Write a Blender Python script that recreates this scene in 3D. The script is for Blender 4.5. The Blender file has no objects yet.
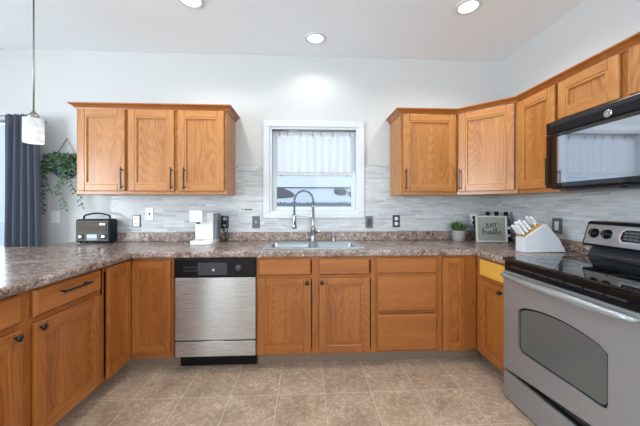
import bpy, bmesh, math, random
from mathutils import Vector, Matrix
R = math.radians
PI = math.pi
random.seed(7)
scene = bpy.context.scene
COL = scene.collection

# ------------------------------------------------------------------ camera, world, lights, exposure
cam_d = bpy.data.cameras.new('camera')
cam_d.sensor_width = 36.0
cam_d.lens = 284.0 / 640.0 * 36.0
cam_d.shift_y = -8.0 / 640.0
cam_d.clip_start = 0.05
cam_o = bpy.data.objects.new('camera', cam_d)
cam_o.location = (0, 0, 1.21)
cam_o.rotation_euler = (R(90), 0, -math.atan(14 / 284.0))
COL.objects.link(cam_o)
scene.camera = cam_o

world = bpy.data.worlds.new('world')
scene.world = world
world.use_nodes = True
bg = world.node_tree.nodes['Background']
bg.inputs['Color'].default_value = (0.77, 0.89, 1.0, 1)
bg.inputs['Strength'].default_value = 1.5

def area(name, loc, rot, sx, sy, power, color=(1, 1, 1)):
    l = bpy.data.lights.new(name, 'AREA')
    l.shape = 'RECTANGLE'
    l.size, l.size_y = sx, sy
    l.energy = power
    l.color = color
    o = bpy.data.objects.new(name, l)
    o.location = loc
    o.rotation_euler = rot
    COL.objects.link(o)
    return o

# daylight at the doors, plus added fill lamps in the unseen rear and left windows
area('daylight_rear_door', (-2.1, -3.32, 1.1), (R(118), 0, 0), 0.7, 2.0, 22, (0.93, 0.97, 1.0))
area('added_fill_rear', (0.9, -3.32, 1.55), (R(112), 0, R(28)), 1.5, 1.2, 140, (0.93, 0.97, 1.0))  # added fill, turned towards the peninsula cabinets
area('added_fill_left', (-4.32, -0.6, 1.5), (R(112), 0, R(-90)), 2.2, 1.4, 350, (0.90, 0.96, 1.0))  # added fill for the range front and right wall
area('daylight_patio_door', (-3.3, 2.86, 1.1), (R(90), 0, R(180)), 1.0, 2.0, 35, (0.90, 0.96, 1.0))

scene.view_settings.view_transform = 'Standard'
scene.view_settings.look = 'None'
scene.view_settings.exposure = -0.5
scene.view_settings.gamma = 1.0
scene.view_settings.use_curve_mapping = False

# ------------------------------------------------------------------ colour + materials
def lin(c):
    return c / 12.92 if c <= 0.04045 else ((c + 0.055) / 1.055) ** 2.4
def rgb(r, g, b):
    return (lin(r / 255), lin(g / 255), lin(b / 255), 1)

def newmat(name):
    m = bpy.data.materials.new(name)
    m.use_nodes = True
    nt = m.node_tree
    return m, nt, nt.nodes['Principled BSDF']

def plain(name, col, rough=0.5, metal=0.0, spec=0.5, noise=0.04, nscale=30, emit=None, estr=0, coat=0):
    """principled surface with a faint procedural mottling"""
    m, nt, b = newmat(name)
    N, L = nt.nodes, nt.links
    tc = N.new('ShaderNodeTexCoord')
    nz = N.new('ShaderNodeTexNoise')
    nz.inputs['Scale'].default_value = nscale
    L.new(tc.outputs['Object'], nz.inputs['Vector'])
    mx = N.new('ShaderNodeMixRGB')
    mx.inputs['Color1'].default_value = tuple(c * (1 - noise) for c in col[:3]) + (1,)
    mx.inputs['Color2'].default_value = tuple(min(1, c * (1 + noise)) for c in col[:3]) + (1,)
    L.new(nz.outputs['Fac'], mx.inputs['Fac'])
    L.new(mx.outputs['Color'], b.inputs['Base Color'])
    b.inputs['Roughness'].default_value = rough
    b.inputs['Metallic'].default_value = metal
    b.inputs['Specular IOR Level'].default_value = spec
    b.inputs['Coat Weight'].default_value = coat
    if emit:
        b.inputs['Emission Color'].default_value = emit
        b.inputs['Emission Strength'].default_value = estr
    return m

def ramp(nt, stops):
    r = nt.nodes.new('ShaderNodeValToRGB')
    e = r.color_ramp.elements
    e[0].position, e[0].color = stops[0]
    e[1].position, e[1].color = stops[-1]
    for p, c in stops[1:-1]:
        x = e.new(p)
        x.color = c
    return r

def oak(name, axis, dark, mid, light, cathedral=True, rough=0.36):
    m, nt, b = newmat(name)
    N, L = nt.nodes, nt.links
    tc = N.new('ShaderNodeTexCoord')
    oi = N.new('ShaderNodeObjectInfo')
    cm = N.new('ShaderNodeVectorMath'); cm.operation = 'MULTIPLY_ADD'
    cm.inputs[1].default_value = (1, 1, 1)
    sc = N.new('ShaderNodeVectorMath'); sc.operation = 'SCALE'
    sc.inputs[0].default_value = (7.3, 3.1, 5.7)
    L.new(oi.outputs['Random'], sc.inputs['Scale'])
    L.new(tc.outputs['Object'], cm.inputs[0])
    L.new(sc.outputs['Vector'], cm.inputs[2])
    def mapped(s_across, s_along):
        mp = N.new('ShaderNodeMapping')
        s = [s_across] * 3
        s['XYZ'.index(axis)] = s_along
        mp.inputs['Scale'].default_value = s
        L.new(cm.outputs['Vector'], mp.inputs['Vector'])
        return mp
    n1 = N.new('ShaderNodeTexNoise'); n1.inputs['Scale'].default_value = 1.0
    n1.inputs['Detail'].default_value = 4; n1.inputs['Distortion'].default_value = 0.6
    L.new(mapped(14, 1.1).outputs[0], n1.inputs['Vector'])
    n2 = N.new('ShaderNodeTexNoise'); n2.inputs['Scale'].default_value = 1.0
    n2.inputs['Detail'].default_value = 3
    L.new(mapped(170, 6).outputs[0], n2.inputs['Vector'])
    # ring lines: contour bands of a stretched noise make the cathedral figure
    n3 = N.new('ShaderNodeTexNoise'); n3.inputs['Scale'].default_value = 1.0
    n3.inputs['Detail'].default_value = 1.5
    L.new(mapped(4.5, 0.75).outputs[0], n3.inputs['Vector'])
    mu = N.new('ShaderNodeMath'); mu.operation = 'MULTIPLY'; mu.inputs[1].default_value = 230
    L.new(n3.outputs['Fac'], mu.inputs[0])
    sn = N.new('ShaderNodeMath'); sn.operation = 'SINE'
    L.new(mu.outputs[0], sn.inputs[0])
    sg = N.new('ShaderNodeMath'); sg.operation = 'MULTIPLY_ADD'
    sg.inputs[1].default_value = 0.07 if cathedral else 0.035; sg.inputs[2].default_value = 0.25
    L.new(sn.outputs[0], sg.inputs[0])
    ad = N.new('ShaderNodeMath'); ad.operation = 'ADD'
    hf = N.new('ShaderNodeMath'); hf.operation = 'MULTIPLY'; hf.inputs[1].default_value = 0.5
    L.new(n1.outputs['Fac'], hf.inputs[0]); L.new(hf.outputs[0], ad.inputs[0]); L.new(sg.outputs[0], ad.inputs[1])
    pm = N.new('ShaderNodeMath'); pm.operation = 'MULTIPLY_ADD'
    pm.inputs[1].default_value = 0.34; pm.inputs[2].default_value = -0.17
    L.new(n2.outputs['Fac'], pm.inputs[0])
    ad2 = N.new('ShaderNodeMath'); ad2.operation = 'ADD'
    L.new(ad.outputs[0], ad2.inputs[0]); L.new(pm.outputs[0], ad2.inputs[1])
    rp = ramp(nt, [(0.22, dark), (0.48, mid), (0.78, light)])
    L.new(ad2.outputs[0], rp.inputs['Fac'])
    L.new(rp.outputs['Color'], b.inputs['Base Color'])
    b.inputs['Roughness'].default_value = rough
    b.inputs['Specular IOR Level'].default_value = 0.45
    b.inputs['Coat Weight'].default_value = 0.2; b.inputs['Coat Roughness'].default_value = 0.18
    bp = N.new('ShaderNodeBump'); bp.inputs['Strength'].default_value = 0.06
    bp.inputs['Distance'].default_value = 0.002
    L.new(n2.outputs['Fac'], bp.inputs['Height'])
    L.new(bp.outputs['Normal'], b.inputs['Normal'])
    return m

OD, OM, OL = rgb(132, 78, 34), rgb(174, 114, 57), rgb(195, 140, 77)
OAKV = oak('oak_vertical_grain', 'Z', OD, OM, OL)
OAKH = oak('oak_horizontal_grain', 'X', OD, OM, OL, False)
OAKP = oak('oak_panel_grain', 'Z', rgb(124, 72, 30), rgb(172, 112, 55), rgb(194, 139, 76))
OAKY = oak('pale_yellow_oak', 'X', rgb(196, 142, 48), rgb(218, 168, 74), rgb(228, 184, 96), False)
BD, BM_, BL = rgb(118, 64, 26), rgb(157, 93, 40), rgb(179, 114, 54)  # upper oak made darker and redder, lower light at the base cabinets coloured in
OAKS_UPPER = [OAKV, OAKH, OAKP]
OAKS = [oak('shaded_reddish_oak_vertical_grain', 'Z', BD, BM_, BL), oak('shaded_reddish_oak_horizontal_grain', 'X', BD, BM_, BL, False), oak('shaded_reddish_oak_panel_grain', 'Z', rgb(118, 60, 28), BM_, BL)]

def counter_mat():
    m, nt, b = newmat('granite_look_laminate')
    N, L = nt.nodes, nt.links
    tc = N.new('ShaderNodeTexCoord')
    def nz(scale, detail, rough=0.6, dist=0.0):
        n = N.new('ShaderNodeTexNoise')
        n.inputs['Scale'].default_value = scale; n.inputs['Detail'].default_value = detail
        n.inputs['Roughness'].default_value = rough; n.inputs['Distortion'].default_value = dist
        L.new(tc.outputs['Object'], n.inputs['Vector'])
        return n
    big, mid, fine = nz(4.5, 4, 0.6, 0.8), nz(40, 5, 0.72, 0.9), nz(120, 3)
    r1 = ramp(nt, [(0.32, rgb(100, 76, 66)), (0.5, rgb(148, 126, 114)), (0.66, rgb(210, 199, 192))])
    L.new(big.outputs['Fac'], r1.inputs['Fac'])
    r2 = ramp(nt, [(0.35, rgb(66, 48, 42)), (0.45, rgb(132, 110, 100)), (0.54, rgb(172, 154, 144)), (0.65, rgb(228, 223, 219))])
    L.new(mid.outputs['Fac'], r2.inputs['Fac'])
    m1 = N.new('ShaderNodeMixRGB'); m1.inputs['Fac'].default_value = 0.68
    L.new(r1.outputs[0], m1.inputs['Color1']); L.new(r2.outputs[0], m1.inputs['Color2'])
    r3 = ramp(nt, [(0.35, (0.50, 0.46, 0.45, 1)), (0.66, (0.95, 0.94, 0.93, 1))])
    L.new(fine.outputs['Fac'], r3.inputs['Fac'])
    m2 = N.new('ShaderNodeMixRGB'); m2.blend_type = 'MULTIPLY'; m2.inputs['Fac'].default_value = 0.8
    L.new(m1.outputs[0], m2.inputs['Color1']); L.new(r3.outputs[0], m2.inputs['Color2'])
    L.new(m2.outputs[0], b.inputs['Base Color'])
    b.inputs['Roughness'].default_value = 0.24
    return m
COUNTER = counter_mat()

def tile_mat(name, u):
    """thin stacked glass and stone strips; u = the axis along the wall"""
    m, nt, b = newmat(name)
    N, L = nt.nodes, nt.links
    tc = N.new('ShaderNodeTexCoord')
    sp = N.new('ShaderNodeSeparateXYZ'); L.new(tc.outputs['Object'], sp.inputs[0])
    cb = N.new('ShaderNodeCombineXYZ')
    L.new(sp.outputs[u], cb.inputs['X']); L.new(sp.outputs['Z'], cb.inputs['Y'])
    br = N.new('ShaderNodeTexBrick')
    br.offset = 0.37; br.offset_frequency = 2; br.squash = 0.62; br.squash_frequency = 3
    br.inputs['Color1'].default_value = (0, 0, 0, 1); br.inputs['Color2'].default_value = (1, 1, 1, 1)
    br.inputs['Mortar'].default_value = (0.5, 0.5, 0.5, 1)
    br.inputs['Scale'].default_value = 1.0
    br.inputs['Brick Width'].default_value = 0.19; br.inputs['Row Height'].default_value = 0.019
    br.inputs['Mortar Size'].default_value = 0.0009; br.inputs['Mortar Smooth'].default_value = 0.2
    br.inputs['Bias'].default_value = 0.0
    L.new(cb.outputs[0], br.inputs['Vector'])
    rp = ramp(nt, [(0.0, rgb(178, 182, 186)), (0.12, rgb(194, 198, 200)), (0.5, rgb(201, 205, 207)), (0.88, rgb(208, 212, 214)), (1.0, rgb(218, 222, 224))])
    L.new(br.outputs['Color'], rp.inputs['Fac'])
    mp = N.new('ShaderNodeMapping'); mp.inputs['Scale'].default_value = (9, 55, 1)
    L.new(cb.outputs[0], mp.inputs['Vector'])
    nz = N.new('ShaderNodeTexNoise'); nz.inputs['Scale'].default_value = 1; nz.inputs['Detail'].default_value = 4
    L.new(mp.outputs[0], nz.inputs['Vector'])
    r2 = ramp(nt, [(0.3, rgb(212, 212, 214)), (0.65, rgb(252, 252, 253))])
    L.new(nz.outputs['Fac'], r2.inputs['Fac'])
    mx = N.new('ShaderNodeMixRGB'); mx.blend_type = 'MULTIPLY'; mx.inputs['Fac'].default_value = 0.75
    L.new(rp.outputs[0], mx.inputs['Color1']); L.new(r2.outputs[0], mx.inputs['Color2'])
    m2 = N.new('ShaderNodeMixRGB'); m2.inputs['Color2'].default_value = rgb(190, 189, 186)
    L.new(br.outputs['Fac'], m2.inputs['Fac']); L.new(mx.outputs[0], m2.inputs['Color1'])
    L.new(m2.outputs[0], b.inputs['Base Color'])
    rr = N.new('ShaderNodeMapRange')
    rr.inputs['To Min'].default_value = 0.22; rr.inputs['To Max'].default_value = 0.5
    L.new(br.outputs['Color'], rr.inputs['Value']); L.new(rr.outputs[0], b.inputs['Roughness'])
    bp = N.new('ShaderNodeBump'); bp.inputs['Strength'].default_value = 0.25; bp.inputs['Distance'].default_value = 0.002
    bp.invert = True
    L.new(br.outputs['Fac'], bp.inputs['Height']); L.new(bp.outputs['Normal'], b.inputs['Normal'])
    return m
TILE_X, TILE_Y = tile_mat('mosaic_strip_tile_back', 'X'), tile_mat('mosaic_strip_tile_side', 'Y')

def floor_mat():
    m, nt, b = newmat('stone_look_vinyl_tile')
    N, L = nt.nodes, nt.links
    tc = N.new('ShaderNodeTexCoord')
    mp = N.new('ShaderNodeMapping'); mp.inputs['Location'].default_value = (0.18, -0.02, 0)
    L.new(tc.outputs['Object'], mp.inputs['Vector'])
    br = N.new('ShaderNodeTexBrick'); br.offset = 0.0; br.squash = 1.0
    br.inputs['Scale'].default_value = 1.0
    br.inputs['Color1'].default_value = (0, 0, 0, 1); br.inputs['Color2'].default_value = (1, 1, 1, 1)
    br.inputs['Brick Width'].default_value = 0.3; br.inputs['Row Height'].default_value = 0.3
    br.inputs['Mortar Size'].default_value = 0.0024; br.inputs['Mortar Smooth'].default_value = 0.6
    L.new(mp.outputs[0], br.inputs['Vector'])
    base = ramp(nt, [(0, rgb(212, 196, 180)), (0.5, rgb(224, 212, 198)), (1, rgb(219, 207, 196))])
    L.new(br.outputs['Color'], base.inputs['Fac'])
    n1 = N.new('ShaderNodeTexNoise'); n1.inputs['Scale'].default_value = 38; n1.inputs['Detail'].default_value = 6
    n1.inputs['Roughness'].default_value = 0.7; n1.inputs['Distortion'].default_value = 1.2
    L.new(tc.outputs['Object'], n1.inputs['Vector'])
    r1 = ramp(nt, [(0.34, rgb(188, 172, 158)), (0.5, rgb(214, 203, 194)), (0.57, rgb(232, 224, 216)), (0.66, rgb(255, 252, 246))])
    L.new(n1.outputs['Fac'], r1.inputs['Fac'])
    n2 = N.new('ShaderNodeTexNoise'); n2.inputs['Scale'].default_value = 5; n2.inputs['Detail'].default_value = 3
    L.new(tc.outputs['Object'], n2.inputs['Vector'])
    r2 = ramp(nt, [(0.3, rgb(215, 205, 196)), (0.7, rgb(255, 250, 242))])
    L.new(n2.outputs['Fac'], r2.inputs['Fac'])
    m1 = N.new('ShaderNodeMixRGB'); m1.blend_type = 'MULTIPLY'; m1.inputs['Fac'].default_value = 1
    L.new(base.outputs[0], m1.inputs['Color1']); L.new(r1.outputs[0], m1.inputs['Color2'])
    mm = N.new('ShaderNodeMixRGB'); mm.blend_type = 'MULTIPLY'; mm.inputs['Fac'].default_value = 1
    L.new(m1.outputs[0], mm.inputs['Color1']); L.new(r2.outputs[0], mm.inputs['Color2'])
    gn = N.new('ShaderNodeMixRGB'); gn.blend_type = 'MIX'
    gn.inputs['Color2'].default_value = rgb(214, 200, 186)
    L.new(br.outputs['Fac'], gn.inputs['Fac']); L.new(mm.outputs[0], gn.inputs['Color1'])
    bc = N.new('ShaderNodeBrightContrast'); bc.inputs['Bright'].default_value = 0.02; bc.inputs['Contrast'].default_value = 0.0
    L.new(gn.outputs[0], bc.inputs['Color'])
    L.new(bc.outputs[0], b.inputs['Base Color'])
    b.inputs['Roughness'].default_value = 0.42
    return m
FLOOR = floor_mat()

def brushed(name, col, axis, rough=0.3, aniso=0.85, metal=1.0):
    m, nt, b = newmat(name)
    N, L = nt.nodes, nt.links
    tc = N.new('ShaderNodeTexCoord')
    mp = N.new('ShaderNodeMapping')
    s = [500.0] * 3; s['XYZ'.index(axis)] = 3.0
    mp.inputs['Scale'].default_value = s
    L.new(tc.outputs['Object'], mp.inputs['Vector'])
    nz = N.new('ShaderNodeTexNoise'); nz.inputs['Scale'].default_value = 1; nz.inputs['Detail'].default_value = 2
    L.new(mp.outputs[0], nz.inputs['Vector'])
    r = N.new('ShaderNodeMapRange'); r.inputs['To Min'].default_value = rough - 0.05; r.inputs['To Max'].default_value = rough + 0.07
    L.new(nz.outputs['Fac'], r.inputs['Value']); L.new(r.outputs[0], b.inputs['Roughness'])
    rc = ramp(nt, [(0.3, tuple(c * 0.94 for c in col[:3]) + (1,)), (0.7, col)])
    L.new(nz.outputs['Fac'], rc.inputs['Fac']); L.new(rc.outputs[0], b.inputs['Base Color'])
    b.inputs['Metallic'].default_value = metal
    tg = N.new('ShaderNodeTangent'); tg.direction_type = 'RADIAL'; tg.axis = 'Z'
    L.new(tg.outputs[0], b.inputs['Tangent'])
    b.inputs['Anisotropic'].default_value = aniso
    b.inputs['Anisotropic Rotation'].default_value = 0.25
    return m

def glass_pane(name, tint=(0.93, 0.97, 1, 1), gl=0.06):
    m = bpy.data.materials.new(name); m.use_nodes = True
    nt = m.node_tree; N, L = nt.nodes, nt.links
    N.remove(N['Principled BSDF'])
    t = N.new('ShaderNodeBsdfTransparent'); t.inputs['Color'].default_value = tint
    g = N.new('ShaderNodeBsdfGlossy'); g.inputs['Roughness'].default_value = 0.02
    fr = N.new('ShaderNodeFresnel'); fr.inputs['IOR'].default_value = 1.12
    mx = N.new('ShaderNodeMixShader')
    L.new(fr.outputs[0], mx.inputs['Fac'])
    L.new(t.outputs[0], mx.inputs[1]); L.new(g.outputs[0], mx.inputs[2])
    L.new(mx.outputs[0], N['Material Output'].inputs['Surface'])
    return m

def sheer(name, col, trans=0.6, clear=0.0):
    m = bpy.data.materials.new(name); m.use_nodes = True
    nt = m.node_tree; N, L = nt.nodes, nt.links
    N.remove(N['Principled BSDF'])
    d = N.new('ShaderNodeBsdfDiffuse'); d.inputs['Color'].default_value = col
    t = N.new('ShaderNodeBsdfTranslucent'); t.inputs['Color'].default_value = col
    mx = N.new('ShaderNodeMixShader'); mx.inputs['Fac'].default_value = trans
    L.new(d.outputs[0], mx.inputs[1]); L.new(t.outputs[0], mx.inputs[2])
    tp = N.new('ShaderNodeBsdfTransparent')
    m2 = N.new('ShaderNodeMixShader'); m2.inputs['Fac'].default_value = clear
    L.new(mx.outputs[0], m2.inputs[1]); L.new(tp.outputs[0], m2.inputs[2])
    L.new(m2.outputs[0], N['Material Output'].inputs['Surface'])
    return m

WALL = plain('wall_paint', rgb(199, 201, 201), 0.7, noise=0.01)
CEIL = plain('ceiling_paint', rgb(236, 243, 248), 0.8, noise=0.015, nscale=60)
WHITE = plain('white_trim_paint', rgb(208, 213, 218), 0.4, noise=0.01)
VINYLBASE = plain('taupe_vinyl_base', rgb(138, 118, 102), 0.5)
BLACK = plain('black_metal', rgb(24, 22, 22), 0.35, noise=0.1)
BLACKGLOSS = plain('black_gloss', rgb(10, 11, 13), 0.05, noise=0.05, coat=0.3)
BLACKPLASTIC = plain('black_plastic', rgb(15, 16, 19), 0.28, spec=0.25)
DARKGREY = plain('dark_grey_plastic', rgb(52, 55, 60), 0.35)
MIRROR = plain('mirrored_dark_glass', rgb(176, 182, 190), 0.05, 0.9, noise=0.01)
SMOKE = plain('smoked_glass', rgb(92, 94, 92), 0.08, coat=0.2)
STEEL_V = brushed('stainless_dishwasher', rgb(200, 200, 199), 'X', 0.26, 0.97, 0.9)
STEEL_H = brushed('stainless_range', rgb(174, 180, 184), 'X', 0.32, 0.95, 0.65)
STEEL = brushed('stainless_sink', rgb(190, 200, 208), 'X', 0.30, 0.0)
CHROME = plain('chrome', rgb(190, 192, 195), 0.14, 1.0)
FAUCETM = plain('faucet_metal', rgb(162, 165, 170), 0.22, 1.0)
NICKEL = plain('brushed_nickel', rgb(150, 148, 146), 0.3, 1.0)
PLASTICW = plain('white_plastic', rgb(236, 238, 240), 0.3, noise=0.01)
GREYPLATE = plain('grey_plate', rgb(96, 100, 106), 0.4, 0.2)
LIGHTPLATE = plain('light_grey_device', rgb(196, 200, 206), 0.4)
GLASS = glass_pane('window_glass')

# ------------------------------------------------------------------ mesh helpers
class MB:
    def __init__(s):
        s.bm = bmesh.new()
    def _paint(s, faces, mat, smooth):
        for f in faces:
            f.material_index = mat
            f.smooth = smooth
    def box(s, a, b, mat=0, bev=0.0, seg=1, mtx=None):
        t = bmesh.new()
        bmesh.ops.create_cube(t, size=1)
        a, b = Vector(a), Vector(b)
        for v in t.verts:
            v.co = Vector((a[i] + (b[i] - a[i]) * (v.co[i] + 0.5) for i in range(3)))
        if bev > 0:
            bev = min(bev, 0.49 * min(abs(b[i] - a[i]) for i in range(3)))
            bmesh.ops.bevel(t, geom=t.edges[:], offset=bev, segments=seg, profile=0.5, affect='EDGES')
        bmesh.ops.recalc_face_normals(t, faces=t.faces[:])
        s.merge(t, mat, False, mtx)
        return s
    def merge(s, t, mat, smooth, mtx=None):
        vm = {}
        for v in t.verts:
            vm[v] = s.bm.verts.new(mtx @ v.co if mtx else v.co)
        for f in t.faces:
            try:
                nf = s.bm.faces.new([vm[v] for v in f.verts])
                nf.material_index = mat
                nf.smooth = smooth
            except ValueError:
                pass
        t.free()
    def lathe(s, prof, c=(0, 0, 0), axis='Z', seg=24, mat=0, smooth=True, caps=True, mtx=None):
        """prof = [(radius, height)...] turned about an axis through c"""
        c = Vector(c)
        rings = []
        for r, h in prof:
            ring = []
            for k in range(seg):
                a = 2 * PI * k / seg
                p = Vector((r * math.cos(a), r * math.sin(a), h))
                if axis == 'Y': p = Vector((p.x, -p.z, p.y))
                if axis == 'X': p = Vector((-p.z, p.x, p.y))
                p = p + c
                ring.append(s.bm.verts.new(mtx @ p if mtx else p))
            rings.append(ring)
        for r0, r1 in zip(rings, rings[1:]):
            for k in range(seg):
                f = s.bm.faces.new((r0[k], r0[(k + 1) % seg], r1[(k + 1) % seg], r1[k]))
                f.material_index = mat; f.smooth = smooth
        if caps:
            for ring, rev in ((rings[0], True), (rings[-1], False)):
                f = s.bm.faces.new(ring[::-1] if rev else ring)
                f.material_index = mat
        return s
    def tube(s, pts, r, seg=10, mat=0, closed=False, caps=True):
        pts = [Vector(p) for p in pts]
        n = len(pts)
        rad = r if isinstance(r, (list, tuple)) else [r] * n
        rings = []
        up = None
        for i, p in enumerate(pts):
            if closed:
                d = pts[(i + 1) % n] - pts[i - 1]
            else:
                d = pts[min(i + 1, n - 1)] - pts[max(i - 1, 0)]
            d.normalize()
            if up is None:
                up = d.orthogonal().normalized()
            else:
                up = (up - d * up.dot(d))
                up = up.normalized() if up.length > 1e-6 else d.orthogonal().normalized()
            w = d.cross(up)
            rings.append([s.bm.verts.new(p + (up * math.cos(2 * PI * k / seg) + w * math.sin(2 * PI * k / seg)) * rad[i]) for k in range(seg)])
        pairs = list(zip(rings, rings[1:]))
        if closed: pairs.append((rings[-1], rings[0]))
        for r0, r1 in pairs:
            for k in range(seg):
                f = s.bm.faces.new((r0[k], r0[(k + 1) % seg], r1[(k + 1) % seg], r1[k]))
                f.material_index = mat; f.smooth = True
        if caps and not closed:
            s.bm.faces.new(rings[0][::-1]).material_index = mat
            s.bm.faces.new(rings[-1]).material_index = mat
        return s
    def prism(s, poly, a0, a1, axis='Y', mat=0, bev=0.0, smooth=False, mtx=None, seg=2):
        """extrude a 2-D outline along an axis. axis Y: (x,z) outline, X: (y,z), Z: (x,y)"""
        def P(p, a):
            return Vector({'Y': (p[0], a, p[1]), 'X': (a, p[0], p[1]), 'Z': (p[0], p[1], a)}[axis])
        t = bmesh.new()
        A = [t.verts.new(P(p, a0)) for p in poly]
        B = [t.verts.new(P(p, a1)) for p in poly]
        t.faces.new(A); t.faces.new(B[::-1])
        n = len(poly)
        for i in range(n):
            t.faces.new((A[i], B[i], B[(i + 1) % n], A[(i + 1) % n]))
        bmesh.ops.recalc_face_normals(t, faces=t.faces[:])
        if bev > 0:
            bmesh.ops.bevel(t, geom=t.edges[:], offset=bev, segments=seg, profile=0.5, affect='EDGES')
        s.merge(t, mat, smooth, mtx)
        return s
    def cells(s, xs, ys, filled, z0, z1, axis='Z', mat=0, bev=0.0):
        """slab made of a grid of filled cells, with outer and hole walls. axis = thickness axis"""
        t = bmesh.new()
        def P(i, j, k):
            a, b2, c = xs[i], ys[j], (z0, z1)[k]
            return Vector({'Z': (a, b2, c), 'Y': (a, c, b2), 'X': (c, a, b2)}[axis])
        vs = {}
        def V(i, j, k):
            if (i, j, k) not in vs: vs[(i, j, k)] = t.verts.new(P(i, j, k))
            return vs[(i, j, k)]
        F = lambda i, j: 0 <= i < len(xs) - 1 and 0 <= j < len(ys) - 1 and filled(0.5 * (xs[i] + xs[i + 1]), 0.5 * (ys[j] + ys[j + 1]))
        for i in range(len(xs) - 1):
            for j in range(len(ys) - 1):
                if not F(i, j): continue
                for k in (0, 1):
                    t.faces.new((V(i, j, k), V(i + 1, j, k), V(i + 1, j + 1, k), V(i, j + 1, k)))
                for (di, dj, p, q) in ((-1, 0, (i, j), (i, j + 1)), (1, 0, (i + 1, j), (i + 1, j + 1)), (0, -1, (i, j), (i + 1, j)), (0, 1, (i, j + 1), (i + 1, j + 1))):
                    if not F(i + di, j + dj):
                        t.faces.new((V(p[0], p[1], 0), V(q[0], q[1], 0), V(q[0], q[1], 1), V(p[0], p[1], 1)))
        bmesh.ops.recalc_face_normals(t, faces=t.faces[:])
        if bev > 0:
            es = [e for e in t.edges if len(e.link_faces) == 2 and e.link_faces[0].normal.dot(e.link_faces[1].normal) < 0.5
                  and abs((e.verts[0].co - e.verts[1].co).normalized()['XYZ'.index(axis)]) < 0.5]
            bmesh.ops.bevel(t, geom=es, offset=bev, segments=4, profile=0.5, affect='EDGES')
        s.merge(t, mat, False)
        return s
    def quadleaf(s, p, d, n, ln, wd, mat=0):
        """a small folded leaf from p along d"""
        d = d.normalized(); w = d.cross(n)
        w = w.normalized() if w.length > 1e-5 else d.orthogonal().normalized()
        up = w.cross(d).normalized()
        a = s.bm.verts.new(p)
        b = s.bm.verts.new(p + d * ln * 0.5 + w * wd * 0.5 + up * wd * 0.18)
        c = s.bm.verts.new(p + d * ln - up * ln * 0.12)
        e = s.bm.verts.new(p + d * ln * 0.5 - w * wd * 0.5 + up * wd * 0.18)
        m = s.bm.verts.new(p + d * ln * 0.5)
        for q in ((a, b, m), (b, c, m), (c, e, m), (e, a, m)):
            f = s.bm.faces.new(q); f.material_index = mat
    def build(s, name, mats, parent=None, loc=None):
        me = bpy.data.meshes.new(name)
        s.bm.to_mesh(me); s.bm.free()
        if not isinstance(mats, (list, tuple)): mats = [mats]
        for m in mats: me.materials.append(m)
        o = bpy.data.objects.new(name, me)
        COL.objects.link(o)
        if parent: o.parent = parent
        if loc: o.location = loc
        return o

def tag(o, label=None, cat=None, group=None, kind=None):
    if label: o['label'] = label
    if cat: o['category'] = cat
    if group: o['group'] = group
    if kind: o['kind'] = kind
    return o
def thing(name, label, cat, loc=(0, 0, 0), rz=0.0, group=None):
    o = bpy.data.objects.new(name, None)
    o.empty_display_size = 0.05
    o.location = loc; o.rotation_euler = (0, 0, rz)
    COL.objects.link(o)
    return tag(o, label, cat, group)
def struct_empty(name, loc=(0, 0, 0)):
    o = bpy.data.objects.new(name, None)
    o.empty_display_size = 0.05
    o.location = loc
    COL.objects.link(o)
    o['kind'] = 'structure'
    return o
def struct(o):
    o['kind'] = 'structure'
    return o
def copy_tree(o, parent=None):
    c = o.copy(); COL.objects.link(c)
    if parent: c.parent = parent
    for ch in list(o.children): copy_tree(ch, c)
    return c
def text_mesh(name, body, size, mat, parent, mtx, extrude=0.0004, shear=0.0):
    cu = bpy.data.curves.new(name, 'FONT')
    cu.body = body; cu.size = size; cu.extrude = extrude; cu.shear = shear
    cu.offset = 0.0008
    cu.align_x = 'CENTER'; cu.align_y = 'CENTER'
    tmp = bpy.data.objects.new(name, cu)
    COL.objects.link(tmp)
    dg = bpy.context.evaluated_depsgraph_get()
    me = bpy.data.meshes.new_from_object(tmp.evaluated_get(dg))
    bpy.data.objects.remove(tmp)
    me.name = name
    me.materials.clear(); me.materials.append(mat)
    me.transform(mtx)
    o = bpy.data.objects.new(name, me)
    COL.objects.link(o); o.parent = parent
    return o
# text lies in XY facing +Z: stand it up facing -Y
STAND = Matrix.Rotation(R(90), 4, 'X')

# ------------------------------------------------------------------ the room
WX, WY, CZ = 1.94, 2.73, 2.635          # right wall, back wall, ceiling
LX, FY = -4.2, -3.2                     # dining room's far left wall and the wall behind the camera
struct(MB().box((LX - 0.15, FY - 0.15, -0.1), (WX + 0.15, WY + 0.15, 0)).build('floor', FLOOR))
struct(MB().box((LX - 0.15, FY - 0.15, CZ), (WX + 0.15, WY + 0.15, CZ + 0.1)).build('ceiling', CEIL))
W1 = (-0.345, 0.505, 1.135, 1.955)      # kitchen window opening x0 x1 z0 z1
PD = (-3.85, -2.62, 0.0, 2.03)          # patio door opening at the far left of the back wall
def inside(x, z, r): return r[0] < x < r[1] and r[2] < z < r[3]
wb = struct(MB().cells([LX, PD[0], PD[1], W1[0], W1[1], WX], [0, W1[2], W1[3], 2.03, CZ],
            lambda x, z: not inside(x, z, W1) and not inside(x, z, PD), WY, WY + 0.14, 'Y').build('wall_back', WALL))
struct(MB().box((WX, FY, 0), (WX + 0.14, WY + 0.14, CZ)).build('wall_right', WALL))
LWIN = (-1.7, 0.5, 0.8, 2.2)
struct(MB().cells([FY, LWIN[0], LWIN[1], WY + 0.14], [0, LWIN[2], LWIN[3], CZ],
       lambda y, z: not inside(y, z, LWIN), LX - 0.14, LX, 'X').build('wall_left', WALL))
RD = (-2.60, -1.75, 0.05, 2.1); RW = (0.15, 1.65, 0.95, 2.15)
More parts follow.
